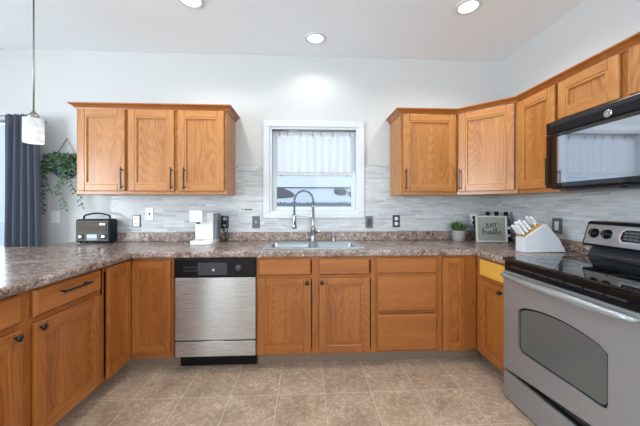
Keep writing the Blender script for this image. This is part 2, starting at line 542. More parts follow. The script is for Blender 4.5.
struct(MB().cells([LX, RD[0], RD[1], RW[0], RW[1], WX], [0, RD[2], RW[2], RD[3], RW[3], CZ],
       lambda x, z: not inside(x, z, RD) and not inside(x, z, RW), FY - 0.14, FY, 'Y').build('wall_front', WALL))
struct(MB().box((-2.30, 0.55, 0), (-1.89, 2.36, 0.824)).build('wall_peninsula', WALL))

# mosaic backsplash: parts of the walls they are set on
TT = 1.60
MB().cells([-1.80, -0.41, 0.562, WX - 0.008], [0.955, 1.083, TT],
           lambda x, z: not (-0.41 < x < 0.562 and z > 1.083), WY - 0.008, WY - 0.0002, 'Y').build('tile_backsplash', TILE_X, wb)
wr = bpy.data.objects['wall_right']
MB().box((WX - 0.008, 0.6, 0.86), (WX - 0.0002, WY - 0.0002, TT)).build('tile_backsplash', TILE_Y, wr)
ac = MB()
for x0, w in ((-0.603, 0.012), (-0.578, 0.022), (-0.552, 0.012), (-0.536, 0.024)):
    ac.box((x0, WY - 0.0092, 1.160), (x0 + w, WY - 0.007, 1.173))
ac.build('accent_tile', plain('dark_accent_tile', rgb(72, 66, 62), 0.2), wb)

# kitchen window
w1 = struct_empty('window_1', (0.08, WY, 1.545))
def wpart(name, mat, fn):
    m = MB(); fn(m)
    o = m.build(name, mat, w1); o.location = (-0.08, -WY, -1.545); return o
def casing(m):
    a = (-0.406, 0.562, 1.083, 2.014)
    t0, t1 = WY - 0.022, WY
    m.box((a[0], t0, 1.955), (a[1], t1, a[3]), bev=0.004)
    m.box((a[0], t0, a[2]), (a[1], t1, 1.135), bev=0.004)
    m.box((a[0], t0, 1.135), (-0.345, t1, 1.955), bev=0.004)
    m.box((0.505, t0, 1.135), (a[1], t1, 1.955), bev=0.004)
wpart('window_casing', WHITE, casing)
def jamb(m):
    m.box((-0.345, WY - 0.01, 1.135), (-0.325, WY + 0.14, 1.955)); m.box((0.485, WY - 0.01, 1.135), (0.505, WY + 0.14, 1.955))
    m.box((-0.325, WY - 0.01, 1.935), (0.485, WY + 0.14, 1.955)); m.box((-0.325, WY - 0.01, 1.135), (0.485, WY + 0.14, 1.155))
wpart('window_jamb', WHITE, jamb)
def lower(m):
    y0, y1 = WY + 0.028, WY + 0.063
    m.box((-0.325, y0, 1.155), (-0.283, y1, 1.535), bev=0.003); m.box((0.443, y0, 1.155), (0.485, y1, 1.535), bev=0.003)
    m.box((-0.283, y0, 1.155), (0.443, y1, 1.195), bev=0.003); m.box((-0.283, y0, 1.495), (0.443, y1, 1.535), bev=0.003)
ls = wpart('lower_sash', WHITE, lower)
def upper(m):
    y0, y1 = WY + 0.066, WY + 0.10
    m.box((-0.325, y0, 1.50), (-0.283, y1, 1.935), bev=0.003); m.box((0.443, y0, 1.50), (0.485, y1, 1.935), bev=0.003)
    m.box((-0.283, y0, 1.50), (0.443, y1, 1.535), bev=0.003); m.box((-0.283, y0, 1.90), (0.443, y1, 1.935), bev=0.003)
us = wpart('upper_sash', WHITE, upper)
MB().box((-0.283, WY + 0.043, 1.195), (0.443, WY + 0.047, 1.495)).build('pane', GLASS, ls)
MB().box((-0.283, WY + 0.081, 1.535), (0.443, WY + 0.085, 1.90)).build('pane', GLASS, us)
for x in (-0.235, 0.395):
    MB().box((x - 0.008, WY + 0.020, 1.487), (x + 0.008, WY + 0.028, 1.497), bev=0.002).build('tilt_latch', GREYPLATE, ls)

# dining room doors, and unseen windows added for fill: frame, mullion and glass
def glazing(name, axis, c, r, mull):
    e = struct_empty(name, (0, 0, 0))
    m = MB(); g = MB()
    def bx(u0, u1, z0, z1, d0, d1, mb):
        if axis == 'Y': mb.box((u0, c + d0, z0), (u1, c + d1, z1))
        else: mb.box((c + d0, u0, z0), (c + d1, u1, z1))
    f = 0.06
    bx(r[0], r[0] + f, r[2], r[3], -0.03, 0.03, m); bx(r[1] - f, r[1], r[2], r[3], -0.03, 0.03, m)
    bx(r[0] + f, r[1] - f, r[2], r[2] + f, -0.03, 0.03, m); bx(r[0] + f, r[1] - f, r[3] - f, r[3], -0.03, 0.03, m)
    for k in range(mull):
        u = r[0] + (r[1] - r[0]) * (k + 1) / (mull + 1)
        bx(u - 0.035, u + 0.035, r[2] + f, r[3] - f, -0.03, 0.03, m)
    bx(r[0] + f, r[1] - f, r[2] + f, r[3] - f, -0.004, 0.004, g)
    m.build('door_frame' if 'door' in name else 'window_frame', WHITE, e)
    g.build('pane', GLASS, e)
glazing('door_1', 'Y', WY + 0.07, PD, 1)
glazing('door_2', 'Y', FY - 0.07, RD, 0)
glazing('added_window_2', 'Y', FY - 0.07, RW, 1)
glazing('added_window_3', 'X', LX - 0.07, LWIN, 2)

# ------------------------------------------------------------------ outside the kitchen window
SNOW = plain('snow', rgb(236, 240, 245), 0.8, noise=0.03, nscale=2)
struct(MB().box((-30, 3.1, -0.6), (30, 40, -0.5)).build('snowy_ground', SNOW))
ROOFM = plain('bare_shingle', rgb(120, 116, 122), 0.9, noise=0.15, nscale=8)
SIDING = plain('pale_siding', rgb(190, 200, 212), 0.8)
hs = thing('neighbour_house', 'snow covered roof of a low house seen through the kitchen window', 'house', (0.5, 13, -0.5))
MB().box((-6, -0.5, 0), (6, 3.5, 1.75)).build('siding', SIDING, hs)
def roofpt(t): return Vector((0, -1.5 + 2.0 * t, 1.62 + 0.90 * t))
rf = MB(); rf.prism([(-1.5, 1.62), (0.5, 2.52), (4.5, 1.75), (4.5, 1.65), (0.5, 2.40), (-1.5, 1.50)], -6.5, 6.5, 'X')
roof = rf.build('snowy_roof', SNOW, hs)
MB().box((-6.5, 0.44, 2.50), (6.5, 0.56, 2.555)).build('ridge_cap', ROOFM, hs)
def patch(poly):
    m = MB(); t = bmesh.new()
    lo = [t.verts.new(Vector((x, 0, 0)) + roofpt(v) + Vector((0, -0.002, 0.004))) for x, v in poly]
    hi = [t.verts.new(v.co + Vector((0, -0.012, 0.024))) for v in lo]
    t.faces.new(lo); t.faces.new(hi[::-1])
    for i in range(len(lo)):
        j = (i + 1) % len(lo); t.faces.new((lo[i], lo[j], hi[j], hi[i]))
    bmesh.ops.recalc_face_normals(t, faces=t.faces[:])
    m.merge(t, 0, False)
    m.build('bare_roof_patch', ROOFM, roof)
patch([(-2.6, 0.95), (-1.55, 0.93), (-1.25, 0.80), (-1.02, 0.62), (-1.06, 0.48), (-1.4, 0.42), (-2.0, 0.40), (-2.6, 0.42)])
patch([(0.78, 0.80), (0.90, 0.93), (1.25, 0.92), (1.38, 0.78), (1.32, 0.62), (1.05, 0.56), (0.84, 0.64)])
patch([(1.40, 0.60), (1.5, 0.80), (1.58, 0.58), (1.62, 0.40), (1.52, 0.42)])
FENCE = plain('weathered_blue_grey_fence', rgb(138, 148, 160), 0.8, noise=0.12, nscale=3)
fb = thing('picket_fence', 'blue grey wooden fence beyond the kitchen window', 'fence', (0, 8.6, -0.5))
pk = MB()
random.seed(3)
for k in range(60):
    x = -3 + k * 0.115
    h = 1.80 + random.uniform(-0.012, 0.012)
    pk.prism([(x, 0), (x + 0.112, 0), (x + 0.112, h - 0.03), (x + 0.0475, h), (x, h - 0.03)], 0, 0.02, 'Y')
pk.build('pickets', FENCE, fb)['kind'] = 'stuff'
for z in (0.35, 1.45):
    MB().box((-3.05, 0.02, z), (4, 0.06, z + 0.09)).build('fence_rail', FENCE, fb)

# ------------------------------------------------------------------ countertop
CT0, CT1 = 0.826, 0.872
ct = thing('countertop', 'mottled brown and grey laminate worktop running round the kitchen', 'countertop', (0, 2.4, CT0))
def on_ct(m, name, mat=COUNTER, parent=ct):
    o = m.build(name, mat, parent)
    if parent is ct: o.location = (0, -2.4, -CT0)
    return o
SK = (-0.31, 0.43, 2.205, 2.635)
def top_filled(x, y):
    if SK[0] < x < SK[1] and SK[2] < y < SK[3]: return False
    if x < -1.23 and y < 2.43: return True
    if -2.15 < x and y > 2.43: return True
    if x > -1.23 and y > 2.09: return True
    return x > 1.275 and y > 1.748
on_ct(MB().cells([-2.62, -2.15, -1.23, SK[0], SK[1], 1.275, WX - 0.0085], [0.45, 1.748, 2.09, SK[2], 2.43, SK[3], WY - 0.0005],
                 top_filled, CT0, CT1, 'Z', bev=0.012), 'worktop')
m = MB()
m.box((-1.785, WY - 0.028, CT1), (WX - 0.028, WY - 0.0085, 0.955), bev=0.005, seg=2)
on_ct(m, 'laminate_backsplash')
m = MB(); m.box((WX - 0.028, 1.748, CT1), (WX - 0.0085, WY - 0.0085, 0.955), bev=0.005, seg=2)
on_ct(m, 'laminate_backsplash')

# ------------------------------------------------------------------ cabinets
def shaker(x0, x1, z0, z1, fr=0.055, t=0.023, rail=None):
    """framed door in local coords, back on y=0, face at y=-t: vertical stiles, horizontal rails, recessed panel"""
    rail = rail or fr
    m = MB(); b = 0.0045
    m.box((x0, -t, z0), (x0 + fr, -0.003, z1), 0, b, 2); m.box((x1 - fr, -t, z0), (x1, -0.003, z1), 0, b, 2)
    m.box((x0 + fr, -t, z0), (x1 - fr, -0.003, z0 + rail), 1, b, 2); m.box((x0 + fr, -t, z1 - rail), (x1 - fr, -0.003, z1), 1, b, 2)
    # sloping inner moulding then the flat panel
    xa, xb, za, zb = x0 + fr, x1 - fr, z0 + rail, z1 - rail
    k = 0.014
    m.prism([(xa, za), (xb, za), (xb - k, za + k), (xa + k, za + k)], -t + 0.003, -0.004, 'Y', 1)
    m.prism([(xa, zb), (xa + k, zb - k), (xb - k, zb - k), (xb, zb)], -t + 0.003, -0.004, 'Y', 1)
    m.prism([(xa, za), (xa + k, za + k), (xa + k, zb - k), (xa, zb)], -t + 0.003, -0.004, 'Y', 0)
    m.prism([(xb, za), (xb, zb), (xb - k, zb - k), (xb - k, za + k)], -t + 0.003, -0.004, 'Y', 0)
    m.box((xa + k, -t + 0.014, za + k), (xb - k, -0.004, zb - k), 2)
    return m
def slab(x0, x1, z0, z1, t=0.023, mat=1):
    m = MB(); k = 0.011
    m.box((x0, -t + 0.009, z0), (x1, -0.003, z1), mat, 0.002)
    tb = bmesh.new()
    A = [tb.verts.new(Vector(p)) for p in ((x0 + 0.001, -t + 0.009, z0 + 0.001), (x1 - 0.001, -t + 0.009, z0 + 0.001), (x1 - 0.001, -t + 0.009, z1 - 0.001), (x0 + 0.001, -t + 0.009, z1 - 0.001))]
    B = [tb.verts.new(Vector(p)) for p in ((x0 + k, -t, z0 + k), (x1 - k, -t, z0 + k), (x1 - k, -t, z1 - k), (x0 + k, -t, z1 - k))]
    tb.faces.new(B)
    for i in range(4):
        j = (i + 1) % 4; tb.faces.new((A[i], A[j], B[j], B[i]))
    bmesh.ops.recalc_face_normals(tb, faces=tb.faces[:])
    m.merge(tb, mat, False)
    return m
def knob(parent, x, z, y=-0.0228):
    m = MB()
    m.lathe([(0.005, 0), (0.005, 0.012), (0.010, 0.014), (0.0155, 0.019), (0.0155, 0.024), (0.010, 0.028), (0.002, 0.0285)], (x, y, z), 'Y', 16)
    return tag(m.build('knob', BLACK, parent), 'round black knob')
def bar(parent, x, z, ln, vert=True, y=-0.0228):
    m = MB(); off = 0.032; s = 0.0048
    h = ln / 2
    if vert:
        m.box((x - s, y - off - s, z - h), (x + s, y - off + s, z + h), 0, 0.001)
        for q in (-h + 0.02, h - 0.02): m.box((x - s * .8, y - off, z + q - s), (x + s * .8, y, z + q + s), 0, 0.001)
    else:
        m.box((x - h, y - off - s, z - s), (x + h, y - off + s, z + s), 0, 0.001)
        for q in (-h + 0.02, h - 0.02): m.box((x + q - s, y - off, z - s * .8), (x + q + s, y, z + s * .8), 0, 0.001)
    return tag(m.build('handle', BLACK, parent), 'black bar handle')
def carcass(parent, w, d, z0, z1, back=0.012, topp=False, y0=0.02, mats=None):
    m = MB(); t = 0.016
    m.box((0, y0, z0), (t, d, z1), 0); m.box((w - t, y0, z0), (w, d, z1), 0)
    m.box((t, y0, z0), (w - t, d, z0 + t), 1); m.box((t, d - back, z0 + t), (w - t, d, z1), 0)
    if topp: m.box((t, y0, z1 - t), (w - t, d - back, z1), 1)
    return m.build('carcass', mats or OAKS, parent)
def face_frame(parent, w, z0, z1, stiles, rails, t=0.02, mats=None):
    m = MB()
    for a, b in stiles: m.box((a, 0, z0), (b, t, z1), 0, 0.001)
    xs = sorted(stiles)
    for a, b in rails:
        for s0, s1 in zip(xs, xs[1:]):
            m.box((s0[1], 0.0004, a), (s1[0], t, b), 1)
    return m.build('face_frame', mats or OAKS, parent)
def toe(parent, x0, x1, y=0.075):
    m = MB(); m.box((x0, y, 0.0), (x1, y + 0.012, 0.1))
    return m.build('toe_kick', VINYLBASE, parent)

BT = 0.824
BY = 2.12
# --- sink base: x -0.366 .. 0.515
c = thing('sink_base_cabinet', 'oak base cabinet under the sink with two knobbed doors and two false drawer fronts', 'cabinet', (-0.366, BY, 0))
W = 0.884
carcass(c, W, 0.6, 0.1, BT)
face_frame(c, W, 0.1, BT, [(0, 0.03), (W / 2 - 0.032, W / 2 + 0.032), (W - 0.03, W)], [(0.1, 0.135), (0.655, 0.70), (0.80, BT)])
toe(c, 0.0, W)
for x0, x1, kx in ((0.015, 0.403, 0.373), (0.462, 0.843, 0.483)):
    d = shaker(x0, x1, 0.115, 0.668).build('door', OAKS, c); knob(d, kx, 0.638)
    slab(x0, x1, 0.69, 0.812).build('drawer_front', OAKS, c)
# --- drawer base 0.518 .. 1.01
c = thing('drawer_cabinet', 'oak base cabinet of three plain drawers right of the sink doors', 'cabinet', (0.518, BY, 0))
W = 0.492
carcass(c, W, 0.6, 0.1, BT)
face_frame(c, W, 0.1, BT, [(0, 0.03), (W - 0.03, W)], [(0.1, 0.135), (0.39, 0.42), (0.66, 0.70), (0.80, BT)])
toe(c, 0, W)
for z0, z1 in ((0.112, 0.388), (0.410, 0.674), (0.694, 0.814)):
    slab(0.014, W - 0.020, z0, z1).build('drawer', OAKS, c)
# --- narrow cabinet and filler 1.01 .. 1.31
c = thing('narrow_cabinet', 'narrow oak base cabinet with one slim door in the right corner', 'cabinet', (1.01, BY, 0))
carcass(c, 0.22, 0.6, 0.1, BT)
m = MB()
m.box((0, 0, 0.1), (0.04, 0.02, BT), 0, 0.001); m.box((0.185, 0, 0.1), (0.298, 0.02, BT), 0, 0.001)
m.box((0.04, 0.0004, 0.1), (0.185, 0.02, 0.135), 1); m.box((0.04, 0.0004, 0.80), (0.185, 0.02, BT), 1)
m.build('face_frame', OAKS, c)
toe(c, 0, 0.372)
shaker(0.025, 0.195, 0.105, 0.812, 0.042, rail=0.045).build('door', OAKS, c)
# --- right base cabinet faces -X at x=1.31 from y 2.12 down to 1.752
c = thing('range_side_cabinet', 'oak base cabinet left of the range with a pale yellow drawer front', 'cabinet', (1.31, 2.118, 0), R(-90))
W = 0.366
carcass(c, W, 0.60, 0.1, BT)
face_frame(c, W, 0.1, BT, [(0, 0.075), (W - 0.03, W)], [(0.1, 0.135), (0.655, 0.70), (0.80, BT)])
toe(c, -0.075, W)
d = shaker(0.062, W - 0.014, 0.115, 0.668).build('door', OAKS, c); knob(d, W - 0.06, 0.63)
tag(slab(0.062, W - 0.014, 0.69, 0.808, mat=0).build('drawer', [OAKY], c), 'pale yellow drawer front')

# --- left corner cabinet (two doors meeting in the inner corner)
c = thing('corner_base_cabinet', 'oak corner base cabinet whose two doors meet left of the dishwasher', 'cabinet', (-1.27, BY, 0))
m = MB()
m.box((-0.61, -0.30, 0.1), (0.0, -0.285, BT), 0); m.box((0.31, 0.0, 0.1), (0.325, 0.6, BT), 0)
m.box((-0.61, 0.585, 0.1), (0.31, 0.6, BT), 0); m.box((-0.61, -0.285, 0.1), (-0.595, 0.585, BT), 0)
m.box((-0.595, 0.02, 0.1), (0.31, 0.585, 0.116), 1); m.box((-0.595, -0.285, 0.1), (-0.02, 0.02, 0.116), 1)
m.build('carcass', OAKS, c)
m = MB()
m.box((0.285, 0, 0.1), (0.325, 0.02, BT), 0, 0.001); m.box((-0.02, 0.0004, 0.79), (0.285, 0.02, BT), 1); m.box((-0.02, 0.0004, 0.1), (0.285, 0.02, 0.155), 1)
m.box((-0.02, -0.30, 0.1), (0, -0.270, BT), 0, 0.001); m.box((-0.02, -0.270, 0.79), (-0.0004, 0.0, BT), 0); m.box((-0.02, -0.270, 0.1), (-0.0004, 0.0, 0.115), 0)
m.build('face_frame', OAKS, c)
m = MB(); m.box((-0.075, 0.075, 0), (0.325, 0.087, 0.1)); m.box((-0.087, -0.30, 0), (-0.075, 0.087, 0.1)); m.build('toe_kick', VINYLBASE, c)
shaker(0.0215, 0.292, 0.145, 0.802, 0.048).build('door', OAKS, c)
d = shaker(0.0, 0.238, 0.105, 0.815, 0.045)
o = d.build('door', OAKS, c); o.rotation_euler = (0, 0, R(90)); o.location = (0.0, -0.261, 0)

# --- left run base (faces +X)
c = thing('peninsula_cabinet', 'oak base cabinet under the peninsula counter with two drawers above two doors', 'cabinet', (-1.27, 0.78, 0), R(90))
W = 1.037
carcass(c, W, 0.61, 0.1, BT)
face_frame(c, W, 0.1, BT, [(0, 0.03), (0.513, 0.613), (W - 0.038, W)], [(0.1, 0.135), (0.65, 0.69), (0.80, BT)])
toe(c, 0, W)
for x0, x1, kx in ((0.02, 0.537, 0.503), (0.594, 1.022, 0.617)):
    d = shaker(x0, x1, 0.118, 0.662, 0.06).build('door', OAKS, c); knob(d, kx, 0.637)
    d = slab(x0, x1, 0.688, 0.815).build('drawer', OAKS, c); bar(d, (x0 + x1) / 2, 0.772, 0.19, False)
c = thing('base_cabinet', 'oak base cabinet at the near end of the peninsula beside the camera', 'cabinet', (-1.27, 0.50, 0), R(90))
carcass(c, 0.278, 0.61, 0.1, BT); face_frame(c, 0.278, 0.1, BT, [(0, 0.03), (0.248, 0.278)], [(0.1, 0.135), (0.80, BT)]); toe(c, 0, 0.278)
shaker(0.014, 0.264, 0.118, 0.812).build('door', OAKS, c)

# --- upper cabinets
UZ, UH, UY = 1.30, 0.725, 2.43
def upper(name, label, loc, rz, w, doors, depth=0.298, h=UH, mid=None, frw=0.028):
    c = thing(name, label, 'cabinet', loc, rz)
    carcass(c, w, depth, 0, h, topp=True, mats=OAKS_UPPER)
    st = [(0, frw)] + ([mid] if mid else []) + [(w - frw, w)]
    face_frame(c, w, 0, h, st, [(0, 0.035), (h - 0.05, h)], mats=OAKS_UPPER)
    for x0, x1, hx in doors:
        d = shaker(x0, x1, 0.026, h - 0.03, 0.055).build('door', OAKS_UPPER, c)
        if hx is not None: bar(d, hx, 0.128, 0.18, True)
    return c
upper('upper_cabinet', 'single door oak wall cabinet left of the pair above the radio', (-1.882, UY, UZ), 0, 0.406, [(0.022, 0.394, 0.382)], frw=0.024)
upper('upper_cabinet', 'two door oak wall cabinet above the white coffee maker', (-1.475, UY, UZ), 0, 0.808, [(0.012, 0.382, 0.370), (0.412, 0.790, 0.474)], mid=(0.367, 0.427))
upper('upper_cabinet', 'single door oak wall cabinet right of the kitchen window', (0.818, UY, UZ), 0, 0.502, [(0.018, 0.488, 0.036)])
# diagonal corner wall cabinet
c = thing('corner_upper_cabinet', 'diagonal single door oak wall cabinet in the right corner', 'cabinet', (1.32, 2.43, UZ), R(-45))
s2 = math.sqrt(2)
DW = 0.315 * s2
def loc2(x, y):   # world offset from (1.32,2.43) into the diagonal local frame
    return ((x - y) / s2, (x + y) / s2)
m = MB()
poly = [loc2(*p) for p in ((0.002, 0.298), (0.002, 0.014), (0.335, -0.313), (0.61, -0.313), (0.61, 0.298))]
m.prism(poly, 0, 0.016, 'Z', 1); m.prism(poly, UH - 0.016, UH, 'Z', 1)
for a, b in (((0.002, 0.02), (0.002, 0.298)), ((0.002, 0.298), (0.61, 0.298)), ((0.61, 0.298), (0.61, -0.313)), ((0.61, -0.313), (0.345, -0.313))):
    A, B = Vector(loc2(*a)), Vector(loc2(*b)); n = Vector((-(B - A).y, (B - A).x)).normalized() * -0.012
    m.prism([tuple(A), tuple(B), tuple(B + n), tuple(A + n)], 0.016, UH - 0.016, 'Z', 0)
m.build('carcass', OAKS_UPPER, c)
face_frame(c, DW, 0, UH, [(0.002, 0.028), (DW - 0.028, DW - 0.002)], [(0, 0.035), (UH - 0.05, UH)], 0.018, OAKS_UPPER)
d = shaker(0.022, DW - 0.020, 0.026, UH - 0.03, 0.055).build('door', OAKS_UPPER, c); bar(d, 0.036, 0.128, 0.18, True)
UX = 1.64
upper('upper_cabinet', 'single door oak wall cabinet left of the black microwave', (UX, 2.108, UZ), R(-90), 0.347, [(0.006, 0.333, 0.305)], 0.299)
upper('over_range_cabinet', 'short oak wall cabinet with two doors above the microwave', (UX + 0.001, 1.757, 1.735), R(-90), 0.765, [(0.006, 0.362, None), (0.404, 0.76, None)], 0.298, 0.29, mid=(0.352, 0.414))

# crown mouldings: one per run, built along the fronts and mitred
def crown(name, label, path, z):
    """path: outer front line (x,y) of the cabinets; profile leans outwards to the right-hand side of travel"""
    prof = [(0.0, 0.0), (0.006, 0.0), (0.010, 0.012), (0.024, 0.028), (0.042, 0.037), (0.042, 0.045), (0.0, 0.045)]
    m = MB()
    n = len(path); rings = []
    P = [Vector(p) for p in path]
    for i in range(n):
        d0 = (P[i] - P[i - 1]).normalized() if i > 0 else None
        d1 = (P[i + 1] - P[i]).normalized() if i < n - 1 else None
        n0 = Vector((d0.y, -d0.x)) if d0 else Vector((d1.y, -d1.x))
        n1 = Vector((d1.y, -d1.x)) if d1 else n0
        b = (n0 + n1); k = 2.0 / b.length_squared
        mi = b * k
        rings.append([m.bm.verts.new(Vector((P[i].x + mi.x * o, P[i].y + mi.y * o, z + h))) for o, h in prof])
    L = len(prof)
    for r0, r1 in zip(rings, rings[1:]):
        for k in range(L):
            m.bm.faces.new((r0[k], r0[(k + 1) % L], r1[(k + 1) % L], r1[k]))
    m.bm.faces.new(rings[0]); m.bm.faces.new(rings[-1][::-1])
    bmesh.ops.recalc_face_normals(m.bm, faces=m.bm.faces[:])
    return tag(m.build(name, OAKS[1]), label, 'moulding')
CRZ = UZ + UH - 0.028
crown('crown_moulding', 'oak crown moulding along the top of the wall cabinets left of the window',
      [(-1.883, WY - 0.001), (-1.883, UY - 0.001), (-0.666, UY - 0.001), (-0.666, WY - 0.001)], CRZ)
crown('crown_moulding', 'oak crown moulding along the top of the wall cabinets right of the window',
      [(0.817, WY - 0.001), (0.817, UY - 0.001), (1.3196, UY - 0.001), (UX - 0.001, 2.1085), (UX - 0.001, 0.99)], CRZ)

# ------------------------------------------------------------------ dishwasher
dw = thing('dishwasher', 'stainless steel dishwasher with a black control panel', 'dishwasher', (-0.655, 2.11, 0))
x0, x1 = -0.288, 0.287
m = MB(); m.box((x0 + 0.005, 0.03, 0.1), (x1 - 0.005, 0.58, 0.815)); m.build('tub', DARKGREY, dw)
m = MB(); m.box((x0, -0.018, 0.230), (x1, 0.03, 0.684), bev=0.004, seg=2); m.build('door_panel', STEEL_V, dw)
m = MB(); m.box((x0, -0.018, 0.112), (x1, 0.03, 0.222), bev=0.004, seg=2)
m.box((-0.06, -0.020, 0.2215), (0.06, 0.0, 0.2285)); tag(m.build('lower_panel', STEEL_V, dw), 'stainless lower access panel')
m = MB(); m.box((x0, -0.022, 0.688), (x1, 0.03, 0.822), bev=0.006, seg=2)
pn = tag(m.build('control_panel', BLACKPLASTIC, dw), 'black control panel')
m = MB(); m.box((-0.125, -0.026, 0.703), (0.085, -0.02, 0.792), bev=0.002); m.build('latch_panel', DARKGREY, pn)
m = MB(); m.lathe([(0.011, 0), (0.011, 0.003), (0.009, 0.004)], (-0.012, -0.026, 0.742), 'Y', 20); m.build('badge', CHROME, pn)
for r_ in range(2):
    for k in range(5):
        m = MB(); m.box((-0.225 + k * 0.020, -0.0245, 0.755 - r_ * 0.024), (-0.209 + k * 0.020, -0.021, 0.765 - r_ * 0.024), bev=0.001); m.build('button', DARKGREY, pn)
m = MB(); m.lathe([(0.026, 0), (0.026, 0.004), (0.020, 0.006), (0.018, 0.018), (0.012, 0.020)], (0.165, -0.022, 0.75), 'Y', 24); m.build('dial', DARKGREY, pn)
m = MB(); m.box((x0 + 0.01, 0.055, 0.012), (x1 - 0.01, 0.07, 0.105)); tag(m.build('toe_panel', BLACKPLASTIC, dw), 'black toe panel')

# ------------------------------------------------------------------ range
rg = thing('range', 'stainless steel electric range with a black glass cooktop', 'range', (1.255, 1.745, 0), R(-90))
# local: x to the right along the wall (0..0.76), y into the wall, face at y=0
W = 0.76
m = MB(); m.box((0.002, 0.03, 0.02), (W - 0.002, 0.64, 0.845)); m.build('body', DARKGREY, rg)
for x in (0.05, W - 0.05):
    for y in (0.10, 0.58):
        m = MB(); m.lathe([(0.018, 0), (0.018, 0.02)], (x, y, 0.0), 'Z', 12); m.build('foot', BLACKPLASTIC, rg)
m = MB(); m.box((0.004, -0.004, 0.012), (W - 0.004, 0.03, 0.175), bev=0.006, seg=2); m.build('storage_drawer', STEEL_H, rg)
m = MB(); m.box((0.006, 0.012, 0.168), (W - 0.006, 0.027, 0.187)); m.build('drawer_gap', BLACKPLASTIC, rg)
# oven door with an arched window hole
def arch(x0, x1, z0, z1, rise, n=14, rr=0.02):
    pts = []
    for cx, cz, a0 in ((x0 + rr, z0 + rr, 180), (x1 - rr, z0 + rr, 270)):
        for k in range(5): a = R(a0 + 22.5 * k); pts.append((cx + rr * math.cos(a), cz + rr * math.sin(a)))
    for k in range(n + 1):
        t = k / n; x = x1 + (x0 - x1) * t
        z = z1 + rise * (1 - (2 * t - 1) ** 2)
        if k == 0 or k == n: z -= 0.012
        pts.append((x, z))
    return pts
hole = arch(0.125, 0.627, 0.350, 0.603, 0.042, rr=0.03)
dz0, dz1 = 0.187, 0.80
t = bmesh.new()
def ring_pts(z_off, pts): return [t.verts.new(Vector((p[0], z_off, p[1]))) for p in pts]
n = len(hole)
cx_, cz_ = 0.38, 0.47
def toedge(p):
    dx, dz = p[0] - cx_, p[1] - cz_
    k = 1e9
    if dx > 0: k = min(k, (W - 0.004 - cx_) / dx)
    if dx < 0: k = min(k, (0.004 - cx_) / dx)
    if dz > 0: k = min(k, (dz1 - cz_) / dz)
    if dz < 0: k = min(k, (dz0 - cz_) / dz)
    return (cx_ + dx * k, cz_ + dz * k)
outer = [toedge(p) for p in hole]
corners = [(0.004, dz0), (W - 0.004, dz0), (W - 0.004, dz1), (0.004, dz1)]
H0 = ring_pts(-0.004, hole); H1 = ring_pts(0.028, hole)
full_outer, tri = [], []
O0 = ring_pts(-0.004, outer)
for i in range(n):
    j = (i + 1) % n
    a, b2 = outer[i], outer[j]
    on = lambda p, q: abs(p[0] - q[0]) < 1e-6 or abs(p[1] - q[1]) < 1e-6
    full_outer.append(O0[i])
    if on(a, b2):
        t.faces.new((H0[i], H0[j], O0[j], O0[i]))
    else:
        cpt = min(corners, key=lambda c: (c[0] - (a[0] + b2[0]) / 2) ** 2 + (c[1] - (a[1] + b2[1]) / 2) ** 2)
        cv = t.verts.new(Vector((cpt[0], -0.004, cpt[1])))
        t.faces.new((H0[i], H0[j], O0[j], cv, O0[i])); full_outer.append(cv)
    t.faces.new((H0[i], H1[i], H1[j], H0[j]))
back = [t.verts.new(Vector((v.co.x, 0.028, v.co.z))) for v in full_outer]
q = len(full_outer)
for i in range(q):
    j = (i + 1) % q; t.faces.new((full_outer[i], full_outer[j], back[j], back[i]))
bmesh.ops.recalc_face_normals(t, faces=t.faces[:])
m = MB(); m.merge(t, 0, False)
od = m.build('oven_door', STEEL_H, rg)
m = MB()
inner = [(0.376 + (p[0] - 0.376) * 0.955, 0.49 + (p[1] - 0.49) * 0.93) for p in hole]
m.prism(hole, 0.008, 0.026, 'Y', 1); m.prism(inner, 0.005, 0.0081, 'Y', 0); tag(m.build('oven_window', [SMOKE, BLACKGLOSS], od), 'dark glass oven window')
m = MB()
hp = [(0.03 + 0.70 * k / 24, -0.030 - 0.035 * math.sin(PI * k / 24) ** 0.8, 0.778 + 0.004 * math.sin(PI * k / 24)) for k in range(25)]
hp = [(0.028, 0.0, 0.775)] + hp + [(0.732, 0.0, 0.775)]
m.tube(hp, [0.010] + [0.012 + 0.008 * math.sin(PI * k / 24) for k in range(25)] + [0.010], 12)
o = m.build('oven_handle', STEEL_H, od)
m = MB()
m.box((0.004, 0.004, 0.802), (W - 0.004, 0.03, 0.861), 0)
for k in range(7):
    m.box((0.06 + k * 0.092, 0.001, 0.828), (0.06 + k * 0.092 + 0.08, 0.006, 0.836), 1)
m.build('vent_trim', [BLACKPLASTIC, DARKGREY], rg)
m = MB(); m.box((0.0, -0.012, 0.862), (W, 0.64, 0.884), bev=0.008, seg=3)
ck = tag(m.build('cooktop', BLACKGLOSS, rg), 'black glass cooktop')
BURN = plain('burner_ring_print', rgb(46, 48, 52), 0.12)
for cx, cy, r_ in ((0.20, 0.17, 0.095), (0.56, 0.17, 0.075), (0.20, 0.43, 0.075), (0.56, 0.43, 0.105)):
    m = MB(); m.lathe([(r_ - 0.004, 0), (r_ - 0.004, 0.0006), (r_, 0.0006), (r_, 0)], (cx, cy, 0.884), 'Z', 40, caps=False); m.build('burner_ring', BURN, ck)
